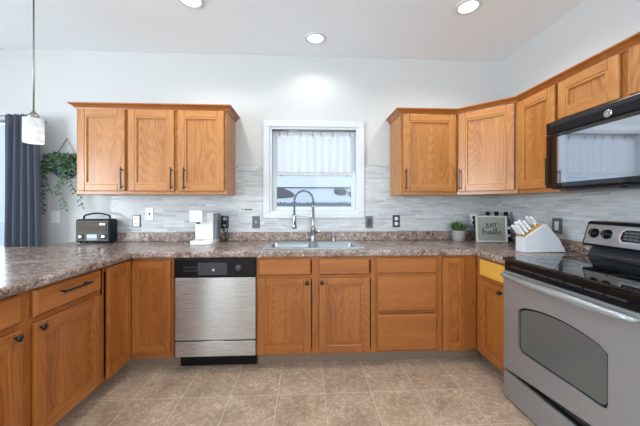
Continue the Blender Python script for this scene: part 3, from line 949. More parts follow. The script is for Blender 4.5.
# back guard
m = MB(); m.prism([(0.545, 0.8846), (0.560, 0.895), (0.600, 0.97), (0.676, 0.97), (0.676, 0.86), (0.645, 0.86), (0.645, 0.8846)], 0.004, W - 0.004, 'X'); m.build('riser', plain('reflection_greyed_enamel', rgb(52, 56, 62), 0.12), rg)  # black gloss part, its pale reflection put into the grey colour
m = MB()
m.prism([(0.524, 0.955), (0.520, 0.965), (0.562, 1.100), (0.576, 1.108), (0.672, 1.108), (0.674, 0.955)], 0.0, W, 'X', bev=0.004)
bgd = m.build('back_guard', BLACKPLASTIC, rg)
A, B = Vector((0.520, 0.965)), Vector((0.562, 1.100))
up2 = (B - A).normalized(); nrm = Vector((-up2.y, up2.x))   # towards the cook
def onface(x, s, out=0.0):      # x along, s up the slanted face
    p = A + up2 * s + nrm * out
    return Vector((x, p.x, p.y))
FM = Matrix(((1, 0, 0, 0), (0, nrm.x, up2.x, 0), (0, nrm.y, up2.y, 0), (0, 0, 0, 1)))
fo = onface(0, 0)
FM.translation = fo            # local (x, out, up) -> range space
def fbox(mb, x0, x1, s0, s1, o0, o1, mat=0, bev=0.0): mb.box((x0, o0, s0), (x1, o1, s1), mat, bev, 2, FM)
m = MB(); fbox(m, 0.014, W - 0.014, 0.004, 0.128, 0.0005, 0.006, 0, 0.003); fp = m.build('control_fascia', STEEL_H, bgd)
for kx in (0.065, 0.140, 0.62, 0.695):
    m = MB()
    M2 = FM @ Matrix.Translation((kx, 0.006, 0.072)) @ Matrix.Rotation(R(-90), 4, 'X')
    m.lathe([(0.030, 0), (0.030, 0.003), (0.024, 0.006), (0.020, 0.022), (0.016, 0.025)], (0, 0, 0), 'Z', 24, mtx=M2)
    m.box((-0.004, -0.021, 0.02), (0.004, 0.021, 0.029), 1, 0.001, 1, M2)
    m.build('control_knob', [BLACKPLASTIC, DARKGREY], bgd)
m = MB()
dp = [(0.225, 0.03), (0.535, 0.03), (0.55, 0.05), (0.545, 0.095), (0.525, 0.112), (0.235, 0.112), (0.215, 0.095), (0.21, 0.05)]
m.prism([(p[0], p[1]) for p in dp], 0.006, 0.011, 'Y', mtx=FM); pb = m.build('display_bezel', LIGHTPLATE, bgd)
m = MB(); m.prism([(0.38 + (p[0] - 0.38) * 0.94, 0.071 + (p[1] - 0.071) * 0.86) for p in dp], 0.011, 0.0125, 'Y', mtx=FM); pd = m.build('display', BLACKGLOSS, bgd)
for r_ in range(3):
    for k in range(4):
        m = MB(); fbox(m, 0.236 + k * 0.026, 0.256 + k * 0.026, 0.048 + r_ * 0.018, 0.056 + r_ * 0.018, 0.0125, 0.0135); m.build('touch_key', GREYPLATE, pd)
m = MB(); fbox(m, 0.36, 0.45, 0.06, 0.09, 0.0125, 0.0133); m.build('clock_screen', plain('dim_clock_screen', rgb(30, 60, 60), 0.1), pd)

# ------------------------------------------------------------------ microwave
mw = thing('microwave', 'black over the range microwave with a round silver badge', 'microwave', (1.54, 1.752, 1.31), R(-90))
W, Hh = 0.76, 0.42
m = MB(); m.box((0.004, 0.035, 0.0), (W - 0.004, 0.388, Hh - 0.005), bev=0.004); m.build('case', BLACKPLASTIC, mw)
m = MB(); m.box((0.0, 0.0, 0.345), (W, 0.04, Hh), bev=0.005, seg=2); vt = m.build('vent_grille', BLACKPLASTIC, mw)
for k in range(4):
    m = MB(); m.box((0.03, -0.0012, 0.395 + k * 0.005), (W - 0.03, 0.0, 0.3975 + k * 0.005)); m.build('vent_slot', DARKGREY, vt)
m = MB(); m.box((0.0, -0.002, 0.006), (0.60, 0.036, 0.342), bev=0.006, seg=2); dr = m.build('door', BLACKGLOSS, mw)
m = MB(); m.box((0.085, -0.004, 0.035), (0.53, -0.001, 0.318), bev=0.001); tag(m.build('door_window', MIRROR, dr), 'glossy black window pane')
m = MB()
m.tube([(0.572, -0.002, 0.05), (0.572, -0.03, 0.06), (0.572, -0.034, 0.10), (0.572, -0.034, 0.26), (0.572, -0.03, 0.30), (0.572, -0.002, 0.31)], 0.009, 10); m.build('door_handle', BLACKPLASTIC, dr)
m = MB(); m.box((0.603, -0.002, 0.006), (W, 0.036, 0.342), bev=0.006, seg=2); kp = m.build('keypad_panel', BLACKGLOSS, mw)
for r_ in range(5):
    for k in range(3):
        m = MB(); m.box((0.63 + k * 0.038, -0.003, 0.05 + r_ * 0.036), (0.66 + k * 0.038, -0.0015, 0.074 + r_ * 0.036)); m.build('key', DARKGREY, kp)
m = MB(); m.lathe([(0.021, 0), (0.021, 0.004), (0.017, 0.0055)], (0.377, 0.0, 0.367), 'Y', 28)
bd = tag(m.build('badge', CHROME, vt), 'round silver badge')
m = MB()
m.tube([(0.377 + 0.013 * math.cos(a * PI / 12), -0.0058, 0.367 + 0.013 * math.sin(a * PI / 12)) for a in range(24)], 0.0009, 6, closed=True)
for s_ in (-1, 1):
    m.tube([(0.377 + s_ * (0.0015 + 0.006 * math.sin(a * PI / 8)), -0.0058, 0.367 + 0.009 - 0.018 * a / 8) for a in range(9)], 0.0009, 6)
m.build('badge_monogram', DARKGREY, bd)
m = MB(); m.box((0.06, 0.08, -0.012), (0.36, 0.30, 0.0)); m.build('grease_filter', DARKGREY, mw)
m = MB(); m.box((0.40, 0.08, -0.012), (0.70, 0.30, 0.0)); m.build('grease_filter', DARKGREY, mw)

# ------------------------------------------------------------------ sink, faucet, soap
sk = thing('sink', 'stainless steel double bowl drop-in sink in the worktop below the window', 'sink', (0.06, 2.42, CT1))
def rr_pts(x0, x1, y0, y1, r, n=5):
    pts = []
    for cx, cy, a0 in ((x1 - r, y1 - r, 0), (x0 + r, y1 - r, 90), (x0 + r, y0 + r, 180), (x1 - r, y0 + r, 270)):
        for k in range(n + 1):
            a = R(a0 + 90 * k / n); pts.append((cx + r * math.cos(a), cy + r * math.sin(a)))
    return pts
BW = [(-0.352, -0.012), (0.020, 0.355)]
BYR = (-0.185, 0.11)
def bowl(xa, xb):
    m = MB()
    prof = [(0.0, 0.005, 0.05), (0.006, 0.0, 0.045), (0.016, -0.13, 0.045), (0.035, -0.155, 0.05)]
    rings = []
    for ins, z, r in prof:
        rings.append([m.bm.verts.new(Vector((p[0], p[1], z))) for p in rr_pts(xa + ins, xb - ins, BYR[0] + ins, BYR[1] - ins, r)])
    for a, b2 in zip(rings, rings[1:]):
        L = len(a)
        for k in range(L):
            f = m.bm.faces.new((a[k], a[(k + 1) % L], b2[(k + 1) % L], b2[k])); f.smooth = True
    m.bm.faces.new(rings[-1])
    return m
for xa, xb in BW:
    bw = bowl(xa, xb).build('bowl', STEEL, sk)
    m = MB(); m.lathe([(0.042, 0), (0.042, 0.003), (0.030, 0.002), (0.028, 0.0005)], ((xa + xb) / 2, -0.03, -0.1548), 'Z', 24); m.build('drain', CHROME, bw)
m = MB()
xs = [-0.392, BW[0][0] + 0.012, BW[0][1] - 0.012, BW[1][0] + 0.012, BW[1][1] - 0.012, 0.392]
ys = [-0.235, BYR[0] + 0.012, BYR[1] - 0.012, 0.237]
m.cells(xs, ys, lambda x, y: not (ys[1] < y < ys[2] and (xs[1] < x < xs[2] or xs[3] < x < xs[4])), 0.0008, 0.006, 'Z', bev=0.002)
m.build('rim', STEEL, sk)

fc = thing('faucet', 'steel grey pull-down spring faucet standing behind the sink bowls', 'faucet', (0.066, 2.60, CT1 + 0.006))
m = MB(); m.lathe([(0.030, 0), (0.030, 0.006), (0.024, 0.012), (0.021, 0.02), (0.021, 0.10), (0.024, 0.104), (0.024, 0.118), (0.017, 0.125), (0.0115, 0.15), (0.0115, 0.31), (0.014, 0.313), (0.014, 0.33), (0.006, 0.335)], seg=20); m.build('faucet_body', FAUCETM, fc)
m = MB(); m.tube([(0.02, 0, 0.08), (0.04, -0.005, 0.085), (0.045, -0.03, 0.095), (0.045, -0.085, 0.10)], [0.011, 0.011, 0.008, 0.006], 10); m.build('lever', FAUCETM, fc)
arc = [(0, 0, 0.325), (0, 0, 0.36)]
for k in range(13):
    a = PI * k / 12
    arc.append((-0.086 + 0.086 * math.cos(a), 0, 0.37 + 0.092 * math.sin(a)))
arc += [(-0.172, 0, 0.33), (-0.172, 0, 0.285), (-0.172, 0, 0.23)]
m = MB(); m.tube(arc, 0.006, 10); hz = m.build('hose', DARKGREY, fc)
# coil around the hose
def resample(pts, n):
    P = [Vector(p) for p in pts]; d = [0]
    for a, b2 in zip(P, P[1:]): d.append(d[-1] + (b2 - a).length)
    out = []
    for i in range(n):
        s = d[-1] * i / (n - 1); j = 0
        while j < len(d) - 2 and d[j + 1] < s: j += 1
        q_ = (s - d[j]) / (d[j + 1] - d[j]); out.append(P[j].lerp(P[j + 1], q_))
    return out
cen = resample(arc, 640); cp = []
turns = 60
for i, p in enumerate(cen):
    tdir = (cen[min(i + 1, 639)] - cen[max(i - 1, 0)]).normalized()
    u_ = Vector((0, 1, 0)); v_ = tdir.cross(u_)
    a = 2 * PI * turns * i / 639
    cp.append(p + (u_ * math.cos(a) + v_ * math.sin(a)) * 0.0095)
m = MB(); m.tube(cp, 0.0022, 5); m.build('spring_coil', FAUCETM, fc)
m = MB(); m.box((-0.172, -0.005, 0.226), (0.0, 0.005, 0.237), bev=0.002); m.lathe([(0.017, 0), (0.017, 0.03)], (-0.172, 0, 0.215), 'Z', 16); m.build('docking_arm', FAUCETM, fc)
m = MB(); m.lathe([(0.013, 0.245), (0.018, 0.225), (0.019, 0.16), (0.022, 0.135), (0.022, 0.118), (0.014, 0.114)], (-0.172, 0, 0), 'Z', 18, caps=True)
sp_ = m.build('spray_head', FAUCETM, fc)
m = MB(); m.box((-0.178, -0.023, 0.145), (-0.166, -0.017, 0.185), bev=0.001); m.build('spray_button', BLACKPLASTIC, sp_)
sd = thing('soap_dispenser', 'small chrome soap dispenser pump right of the faucet', 'soap dispenser', (0.255, 2.60, CT1 + 0.006))
m = MB(); m.lathe([(0.020, 0), (0.020, 0.006), (0.013, 0.012), (0.013, 0.045), (0.017, 0.048), (0.017, 0.062), (0.008, 0.066)], seg=18); m.build('pump_body', CHROME, sd)
m = MB(); m.tube([(0, 0, 0.056), (0, -0.03, 0.060), (0, -0.058, 0.052)], [0.008, 0.007, 0.005], 10); m.build('spout', CHROME, sd)

# ------------------------------------------------------------------ counter things
# radio
rd = thing('radio', 'dark teal retro radio with a carry handle on the worktop', 'radio', (-1.868, 2.585, CT1 + 0.0006))
m = MB(); m.box((-0.150, 0, 0.008), (0.146, 0.105, 0.212), bev=0.016, seg=3)
TEAL = plain('dark_teal_leatherette', rgb(30, 38, 46), 0.55, spec=0.25, noise=0.15, nscale=120)
m.build('case', TEAL, rd)
for x in (-0.11, 0.11):
    for y in (0.02, 0.085):
        m = MB(); m.lathe([(0.009, 0), (0.009, 0.010)], (x, y, 0), 'Z', 10); m.build('foot', BLACKPLASTIC, rd)
m = MB(); m.box((-0.136, -0.004, 0.022), (0.132, 0.002, 0.198), bev=0.002); fp = m.build('front_panel', plain('grey_green_fascia', rgb(72, 77, 75), 0.5), rd)
m = MB(); m.box((-0.124, -0.007, 0.092), (0.120, -0.003, 0.186))
for k in range(9):
    m.box((-0.122, -0.009, 0.095 + k * 0.010), (0.118, -0.006, 0.100 + k * 0.010), 1)
tag(m.build('speaker_grille', [plain('dark_brown_cloth', rgb(52, 44, 36), 0.8), plain('brown_grille_slat', rgb(92, 80, 64), 0.5)], rd), 'brown slatted speaker grille')
m = MB(); m.box((0.062, -0.011, 0.160), (0.112, -0.008, 0.180), bev=0.001); tag(m.build('name_plate', plain('ivory_plate', rgb(220, 210, 186), 0.4), rd), 'small ivory plate')
m = MB(); m.box((-0.045, -0.008, 0.044), (0.040, -0.003, 0.080), bev=0.001)
tag(m.build('tuning_scale', plain('pale_dial_glass', rgb(172, 186, 194), 0.2), rd), 'pale tuning scale')
m = MB(); m.box((-0.045, -0.007, 0.030), (0.040, -0.003, 0.035)); m.build('scale_trim', LIGHTPLATE, rd)
for x, r_ in ((-0.095, 0.020), (0.098, 0.020)):
    m = MB(); m.box((x - 0.026, -0.006, 0.036), (x + 0.026, -0.003, 0.084), bev=0.001); m.build('knob_plate', BLACKPLASTIC, rd)
    m = MB(); m.lathe([(r_, 0), (r_, 0.006), (r_ * 0.8, 0.014), (r_ * 0.4, 0.015)], (x, -0.006, 0.060), 'Y', 20); m.build('knob', CHROME, rd)
m = MB()
hp = [(-0.115, 0.052, 0.205), (-0.110, 0.052, 0.238)] + [(-0.10 + 0.20 * k / 8, 0.052, 0.246 + 0.018 * math.sin(PI * k / 8)) for k in range(9)] + [(0.110, 0.052, 0.238), (0.115, 0.052, 0.205)]
m.tube(hp, 0.0075, 8); m.build('carry_handle', TEAL, rd)

# coffee maker
cmk = thing('coffee_maker', 'slim white single serve coffee maker on the worktop left of the sink', 'coffee maker', (-0.885, 2.58, CT1 + 0.0006))
m = MB()
m.box((-0.100, -0.005, 0.028), (0.058, 0.100, 0.272), bev=0.010, seg=3); m.build('body', PLASTICW, cmk)
m = MB(); m.prism([(p[0], p[1]) for p in rr_pts(-0.105, 0.085, -0.125, 0.105, 0.03)], 0.0, 0.030, 'Z', bev=0.004); m.build('base', PLASTICW, cmk)
m = MB(); m.box((-0.107, -0.108, 0.190), (0.000, 0.02, 0.292), bev=0.008, seg=3); hd = m.build('brew_head', PLASTICW, cmk)
m = MB(); m.box((-0.1065, -0.1085, 0.268), (-0.0005, -0.107, 0.271)); m.build('lid_seam', LIGHTPLATE, hd)
m = MB(); m.lathe([(0.016, 0), (0.020, 0.018)], (-0.054, -0.055, 0.173), 'Z', 14); m.build('nozzle', DARKGREY, hd)
m = MB(); m.box((-0.085, -0.11, 0.030), (-0.012, -0.02, 0.036), bev=0.002); m.build('drip_tray', LIGHTPLATE, cmk)
m = MB(); m.box((0.058, 0.005, 0.030), (0.092, 0.098, 0.262), bev=0.008, seg=2)
tag(m.build('water_tank', plain('smoky_tank', rgb(112, 118, 124), 0.15), cmk), 'smoky grey water tank')
# cord of the coffee maker
m = MB()
m.tube([(-0.785, 2.66, 0.905), (-0.765, 2.672, 0.882), (-0.742, 2.67, 0.880), (-0.735, 2.665, 0.93), (-0.755, 2.67, 0.99), (-0.775, 2.675, 1.02), (-0.768, 2.685, 0.97), (-0.745, 2.672, 0.90), (-0.72, 2.66, 0.879), (-0.712, 2.668, 0.90), (-0.728, 2.678, 0.97), (-0.748, 2.684, 1.03), (-0.765, 2.69, 1.047)], 0.004, 8)
cord = tag(m.build('power_cord', BLACKPLASTIC, cmk), 'black power cord plugged into the wall'); cord.location = (0.885, -2.58, -CT1 - 0.0006)
m = MB(); m.box((-0.785, 2.684, 1.030), (-0.745, 2.7105, 1.068), bev=0.006, seg=2); m.build('plug', BLACKPLASTIC, cord)

# potted grass
GREEN = plain('grass_green', rgb(72, 104, 46), 0.5, noise=0.35, nscale=60)
GREEND = plain('ivy_green', rgb(78, 106, 76), 0.5, noise=0.4, nscale=40)
pt = thing('potted_grass', 'small tuft of green grass in a grey pot left of the framed sign', 'potted plant', (1.432, 2.60, CT1 + 0.0006))
m = MB(); m.lathe([(0.046, 0), (0.050, 0.004), (0.060, 0.092), (0.062, 0.100), (0.056, 0.100), (0.054, 0.088)], seg=28); m.build('pot', plain('grey_ceramic', rgb(150, 150, 146), 0.5), pt)
m = MB(); m.lathe([(0.0535, 0), (0.0535, 0.004)], (0, 0, 0.084), 'Z', 20); m.build('soil', plain('dark_soil', rgb(60, 48, 40), 0.9), pt)
random.seed(11)
m = MB()
for k in range(170):
    a = random.uniform(0, 2 * PI); r_ = 0.05 * math.sqrt(random.random())
    p = Vector((r_ * math.cos(a), r_ * math.sin(a), 0.086))
    d = Vector((math.cos(a) * r_ * 9, math.sin(a) * r_ * 9, random.uniform(0.8, 1.2)))
    m.quadleaf(p, d, Vector((random.uniform(-1, 1), random.uniform(-1, 1), 0.1)), (1.25 - r_ * 9) * random.uniform(0.075, 0.115), 0.008)
m.build('grass', GREEN, pt)['kind'] = 'stuff'

# framed sign
sg_ = thing('framed_sign', 'grey framed sign reading just breathe leaning beside the knife block', 'sign', (1.680, 2.48, CT1 + 0.003), R(-5))
tilt = Matrix.Rotation(R(-4), 4, 'X')
SW, SH = 0.274, 0.238
m = MB(); f = 0.014
for a, b2 in (((-SW / 2, 0, 0), (SW / 2, 0.022, f)), ((-SW / 2, 0, SH - f), (SW / 2, 0.022, SH)), ((-SW / 2, 0, f), (-SW / 2 + f, 0.022, SH - f)), ((SW / 2 - f, 0, f), (SW / 2, 0.022, SH - f))):
    m.box(a, b2, 0, 0.002, 1, tilt)
m.build('frame', plain('pale_grey_wood', rgb(196, 196, 192), 0.6, noise=0.08), sg_)
m = MB(); m.box((-SW / 2 + f, 0.008, f), (SW / 2 - f, 0.016, SH - f), 0, 0, 1, tilt)
bdp = m.build('sign_board', plain('grey_green_board', rgb(150, 153, 142), 0.7), sg_)
INK = plain('dark_ink', rgb(38, 36, 36), 0.6)
text_mesh('lettering', 'JUST', 0.050, INK, bdp, tilt @ Matrix.Translation((0, 0.0075, 0.150)) @ STAND)
# brush script word, drawn as strokes of a pen
def script(strokes, sx, x0, z0):
    m = MB()
    for st in strokes:
        P = [Vector((x0 + x * sx, 0.0072, z0 + z * sx)) for x, z in st]
        Q = []
        for i in range(len(P) - 1):
            p0, p1, p2, p3 = P[max(i - 1, 0)], P[i], P[i + 1], P[min(i + 2, len(P) - 1)]
            for k in range(5):
                u_ = k / 5
                Q.append(0.5 * ((2 * p1) + (p2 - p0) * u_ + (2 * p0 - 5 * p1 + 4 * p2 - p3) * u_ ** 2 + (3 * p1 - p0 - 3 * p2 + p3) * u_ ** 3))
        Q.append(P[-1])
        m.tube([tilt @ q_ for q_ in Q], 0.0021, 6)
    return m
E_ = lambda x: [(x - .1, .3), (x + .35, .55), (x + .55, .85), (x + .35, 1.0), (x + .1, .75), (x + .1, .3), (x + .35, 0), (x + .75, .2)]
strokes = [
    [(-.2, .2), (.2, 1.0), (.5, 1.9), (.35, 2.2), (.15, 1.8), (.05, .8), (.1, .1), (.45, .0), (.75, .4), (.65, .9), (.3, .85)],
    [(.75, .6), (1.0, .9), (1.1, 1.1), (1.3, .9), (1.5, .95), (1.45, .3), (1.6, 0), (1.9, .2)],
    E_(2.0),
    [(3.35, .85), (3.1, 1.0), (2.8, .7), (2.75, .2), (3.0, 0), (3.3, .4), (3.45, .95), (3.4, .3), (3.55, 0), (3.8, .3)],
    [(3.8, .3), (4.15, 1.2), (4.3, 2.1), (4.15, 1.2), (4.1, .3), (4.3, 0), (4.6, .3)], [(3.9, 1.45), (4.6, 1.6)],
    [(4.6, .3), (5.0, 1.3), (5.2, 2.1), (5.0, 2.2), (4.85, 1.4), (4.8, .0), (4.95, .7), (5.2, 1.0), (5.4, .8), (5.35, .2), (5.55, 0), (5.8, .3)],
    E_(5.9) + [(7.1, .5)],
]
script(strokes, 0.0245, -0.083, 0.072).build('lettering', INK, bdp)

# dark bottles behind the sign
def bottle(x, y, label):
    b = thing('bottle', label, 'bottle', (x, y, CT1 + 0.0006), 0, 'dark bottles behind the sign')
    m = MB(); m.lathe([(0.030, 0), (0.034, 0.004), (0.034, 0.185), (0.028, 0.205), (0.017, 0.222), (0.015, 0.240)], seg=24); m.build('glass_body', plain('dark_bottle_glass', rgb(22, 24, 28), 0.12), b)
    m = MB(); m.lathe([(0.0345, 0), (0.0345, 0.024)], (0, 0, 0.045), 'Z', 24, caps=False); m.lathe([(0.0345, 0), (0.0345, 0.024)], (0, 0, 0.115), 'Z', 24, caps=False); m.build('paper_band', PLASTICW, b)
    m = MB(); m.lathe([(0.018, 0), (0.018, 0.036), (0.014, 0.040)], (0, 0, 0.236), 'Z', 20); m.build('cap', BLACKPLASTIC, b)
    return b
bt = bottle(1.718, 2.61, 'leftmost of three black capped bottles behind the framed sign, pale collar under its cap')
m = MB(); m.lathe([(0.0185, 0), (0.0185, 0.016)], (0, 0, 0.222), 'Z', 20); m.build('collar', PLASTICW, bt)
bottle(1.802, 2.605, 'middle of the three black capped bottles behind the framed sign')
bottle(1.856, 2.55, 'dark bottle with white bands showing at the right edge of the framed sign')

# knife block
kb = thing('knife_block', 'white wedge shaped knife block on the worktop left of the range', 'knife block', (1.545, 1.935, CT1 + 0.0006), R(-2))
prof = [(0, 0.0), (0.297, 0.004), (0.252, 0.092), (0.162, 0.200), (0.140, 0.200), (0.0, 0.104)]
m = MB(); m.prism([(p[0], p[1]) for p in prof], 0.0, 0.092, 'Y', bev=0.003); m.build('block', plain('white_lacquer', rgb(208, 212, 218), 0.35, noise=0.01), kb)
sl = Vector((0.140, 0, 0.096)).normalized(); sn_ = Vector((-sl.z, 0, sl.x))   # along the slope, out of the slope
def slope(s, y, out): return Vector((0, y, 0.104)) + sl * s + sn_ * out
m = MB()
A4 = [slope(s, y, o) for o in (0.0006, 0.004) for s, y in ((0.006, 0.008), (0.164, 0.008), (0.164, 0.084), (0.006, 0.084))]
vv = [m.bm.verts.new(v) for v in A4]
for q in ((3, 2, 1, 0), (4, 5, 6, 7), (0, 1, 5, 4), (1, 2, 6, 5), (2, 3, 7, 6), (3, 0, 4, 7)): m.bm.faces.new([vv[i] for i in q])
tag(m.build('slot_panel', plain('pale_bamboo', rgb(200, 156, 88), 0.5, noise=0.15), kb), 'pale wood slot panel')
m = MB(); m.lathe([(0.007, 0), (0.007, 0.001)], (0, 0.05, 0.075), 'X', 16); m.build('maker_mark', LIGHTPLATE, kb)
HWHITE = plain('white_handle', rgb(232, 235, 240), 0.25, noise=0.01)
hdir = Vector((-0.62, 0, 0.78)).normalized()
def knife(s, y, ln, w, label):
    p0 = slope(s, y, 0.004)
    k = thing('knife', label, 'knife', kb.matrix_basis @ p0, R(-2), 'knives in the white block')
    side = Vector((0, 1, 0)); fwd = hdir.cross(side)
    m = MB()
    M3 = Matrix((( fwd.x, side.x, hdir.x, 0), (fwd.y, side.y, hdir.y, 0), (fwd.z, side.z, hdir.z, 0), (0, 0, 0, 1)))
    m.box((-w, -0.0062, 0.008), (w, 0.0062, ln), 0, 0.004, 2, M3); m.build('handle', HWHITE, k)
    m = MB(); m.box((-w * .8, -0.004, 0.0), (w * .8, 0.004, 0.010), 0, 0.001, 1, M3); m.build('bolster', NICKEL, k)
kl = [(0.020, 0.020, 0.088, 'front row knife nearest the camera in the white block'),
      (0.020, 0.046, 0.092, 'front row knife in the middle of the white block'),
      (0.020, 0.072, 0.090, 'front row knife farthest from the camera in the white block'),
      (0.052, 0.020, 0.096, 'second row knife nearest the camera in the white block'),
      (0.052, 0.046, 0.100, 'second row knife in the middle of the white block'),
      (0.052, 0.072, 0.098, 'second row knife farthest from the camera in the white block'),
      (0.082, 0.026, 0.090, 'third row knife nearer the camera in the white block'),
      (0.082, 0.066, 0.094, 'third row knife farther from the camera in the white block')]
bpy.context.view_layer.update()
for s, y, ln, lb in kl: knife(s, y, ln, 0.0088, lb)
ss = thing('scissors', 'white handled kitchen scissors at the top of the knife block', 'scissors', kb.matrix_basis @ slope(0.138, 0.046, 0.004), R(-2))
side = Vector((0, 1, 0))
for q in (-1, 1):
    m = MB()
    cen_ = hdir * 0.052 + side * 0.020 * q
    m.tube([cen_ + hdir * 0.030 * math.sin(a * PI / 10) + side * 0.014 * math.cos(a * PI / 10) for a in range(20)], 0.0055, 8, closed=True)
    m.tube([hdir * 0.0 + side * 0.003 * q, hdir * 0.024 + side * 0.012 * q], 0.006, 8)
    m.build('finger_loop', HWHITE, ss)
m = MB(); m.tube([hdir * 0.0, hdir * 0.02], 0.0055, 8); m.build('pivot_tang', NICKEL, ss)

# ------------------------------------------------------------------ wall plates
def plate(name, label, cat, loc, rz, kind, pm, dm, w=0.072, h=0.116, group=None):
    e = thing(name, label, cat, loc, rz)
    m = MB(); m.box((-w / 2, -0.006, -h / 2), (w / 2, 0, h / 2), bev=0.003, seg=2); pl_ = m.build('cover_plate', pm, e)
    if kind == 'outlet':
        for z in (-0.024, 0.024):
            m = MB(); m.lathe([(0.017, 0), (0.017, 0.003), (0.016, 0.0035)], (0, -0.006, z), 'Y', 20); rc_ = m.build('socket', dm, e)
            m = MB(); m.box((-0.008, -0.0102, z - 0.002), (-0.005, -0.0092, z + 0.009)); m.box((0.005, -0.0102, z - 0.002), (0.008, -0.0092, z + 0.009)); m.build('slot', BLACKPLASTIC, rc_)
    elif kind == 'decora':
        m = MB(); m.box((-0.029, -0.009, -0.050), (0.029, -0.005, 0.050), bev=0.002); rc_ = m.build('socket_insert', dm, e)
        for z in (-0.024, 0.024):
            m = MB(); m.box((-0.008, -0.0098, z - 0.006), (-0.004, -0.0088, z + 0.007)); m.box((0.004, -0.0098, z - 0.006), (0.008, -0.0088, z + 0.007)); m.build('slot', BLACKPLASTIC, rc_)
    elif kind == 'rocker':
        m = MB(); m.box((-0.017, -0.011, -0.034), (0.017, -0.005, 0.034), bev=0.002); m.build('rocker', dm, e)
    else:
        m = MB(); m.box((-0.005, -0.007, -0.012), (0.005, -0.0055, 0.012)); m.prism([(-0.006, -0.004), (-0.018, 0.004), (-0.018, 0.010), (-0.006, 0.008)], -0.004, 0.004, 'X'); m.build('toggle', dm, e)
    return e
YT = WY - 0.0085
plate('wall_outlet', 'dark framed white outlet on the tile right of the radio', 'outlet', (-1.572, YT, 1.061), 0, 'decora', DARKGREY, PLASTICW)
plate('light_switch', 'white switch plate on the tile above and right of the radio', 'light switch', (-1.454, YT, 1.126), 0, 'toggle', PLASTICW, DARKGREY)
plate('wall_outlet', 'dark grey outlet the coffee maker cord is plugged into', 'outlet', (-0.765, YT, 1.049), 0, 'outlet', DARKGREY, LIGHTPLATE, 0.076, 0.116)
plate('light_switch', 'grey switch plate on the tile left of the window', 'light switch', (-0.474, YT, 1.048), 0, 'toggle', GREYPLATE, LIGHTPLATE)
plate('light_switch', 'grey rocker switch plate on the tile right of the window', 'light switch', (0.610, YT, 1.045), 0, 'rocker', GREYPLATE, DARKGREY)
plate('wall_outlet', 'grey outlet with white sockets below the single wall cabinet right of the window', 'outlet', (0.875, YT, 1.054), 0, 'outlet', DARKGREY, PLASTICW)
e = plate('wall_outlet', 'white outlet holding a black plug left of the framed sign', 'outlet', (1.650, YT, 1.062), 0, 'outlet', PLASTICW, DARKGREY)
adp = thing('power_adapter', 'black adapter plugged into the outlet left of the framed sign', 'adapter', (1.662, YT - 0.0105, 1.035))
m = MB(); m.box((-0.018, -0.040, -0.045), (0.030, 0, 0.060), bev=0.004, seg=2); m.build('adapter_body', BLACKPLASTIC, adp)
plate('light_switch', 'white rocker switch in a grey plate on the side wall above the knife block', 'light switch', (WX - 0.0085, 2.091, 1.049), R(-90), 'rocker', GREYPLATE, PLASTICW, 0.086, 0.120)
plate('light_switch', 'plain white switch plate on the painted wall beside the dark curtain', 'light switch', (-2.30, WY - 0.0005, 1.10), 0, 'rocker', PLASTICW, PLASTICW)

# ------------------------------------------------------------------ curtains
def drape(x0, x1, z0, z1, y, folds, amp, thick=0.002, top_pinch=1.0, nz=14, seed=1, flare=0.0):
    rnd = random.Random(seed)
    n = folds * 10
    ph = [rnd.uniform(0.8, 1.2) for _ in range(folds + 1)]
    m = MB(); g = []
    for j in range(nz + 1):
        v = j / nz
        row = []
        for i in range(n + 1):
            u = i / n
            a = amp * ph[min(folds, int(u * folds))] * (0.75 + 0.35 * (1 - v)) * (1 if v < 0.97 else top_pinch)
            xx = x0 + (x1 - x0) * (u + 0.010 * math.sin(7 * u + 3 * v)) + flare * (1 - v) * (u - 0.5)
            row.append((xx, y + a * math.sin(2 * PI * folds * u + 0.5 * math.sin(3 * v + u * 5)), z0 + (z1 - z0) * v))
        g.append(row)
    F_ = [[m.bm.verts.new(Vector(p)) for p in r_] for r_ in g]
    K_ = [[m.bm.verts.new(Vector(p) + Vector((0, thick, 0))) for p in r_] for r_ in g]
    for j in range(nz):
        for i in range(n):
            f1 = m.bm.faces.new((F_[j][i], F_[j][i + 1], F_[j + 1][i + 1], F_[j + 1][i])); f1.smooth = True
            f2 = m.bm.faces.new((K_[j][i], K_[j + 1][i], K_[j + 1][i + 1], K_[j][i + 1])); f2.smooth = True
    for i in range(n):
        m.bm.faces.new((F_[0][i], K_[0][i], K_[0][i + 1], F_[0][i + 1])); m.bm.faces.new((F_[nz][i], F_[nz][i + 1], K_[nz][i + 1], K_[nz][i]))
    for j in range(nz):
        m.bm.faces.new((F_[j][0], F_[j + 1][0], K_[j + 1][0], K_[j][0])); m.bm.faces.new((F_[j][n], K_[j][n], K_[j + 1][n], F_[j + 1][n]))
    return m
CAFE = sheer('white_cafe_cotton', rgb(250, 251, 253), 0.62, 0.38)
RODY = WY + 0.008
rod = tag(MB().tube([(-0.325, RODY, 1.925), (0.485, RODY, 1.925)], 0.005, 10).build('curtain_rod', NICKEL), 'thin metal cafe rod across the top of the kitchen window', 'curtain rod')
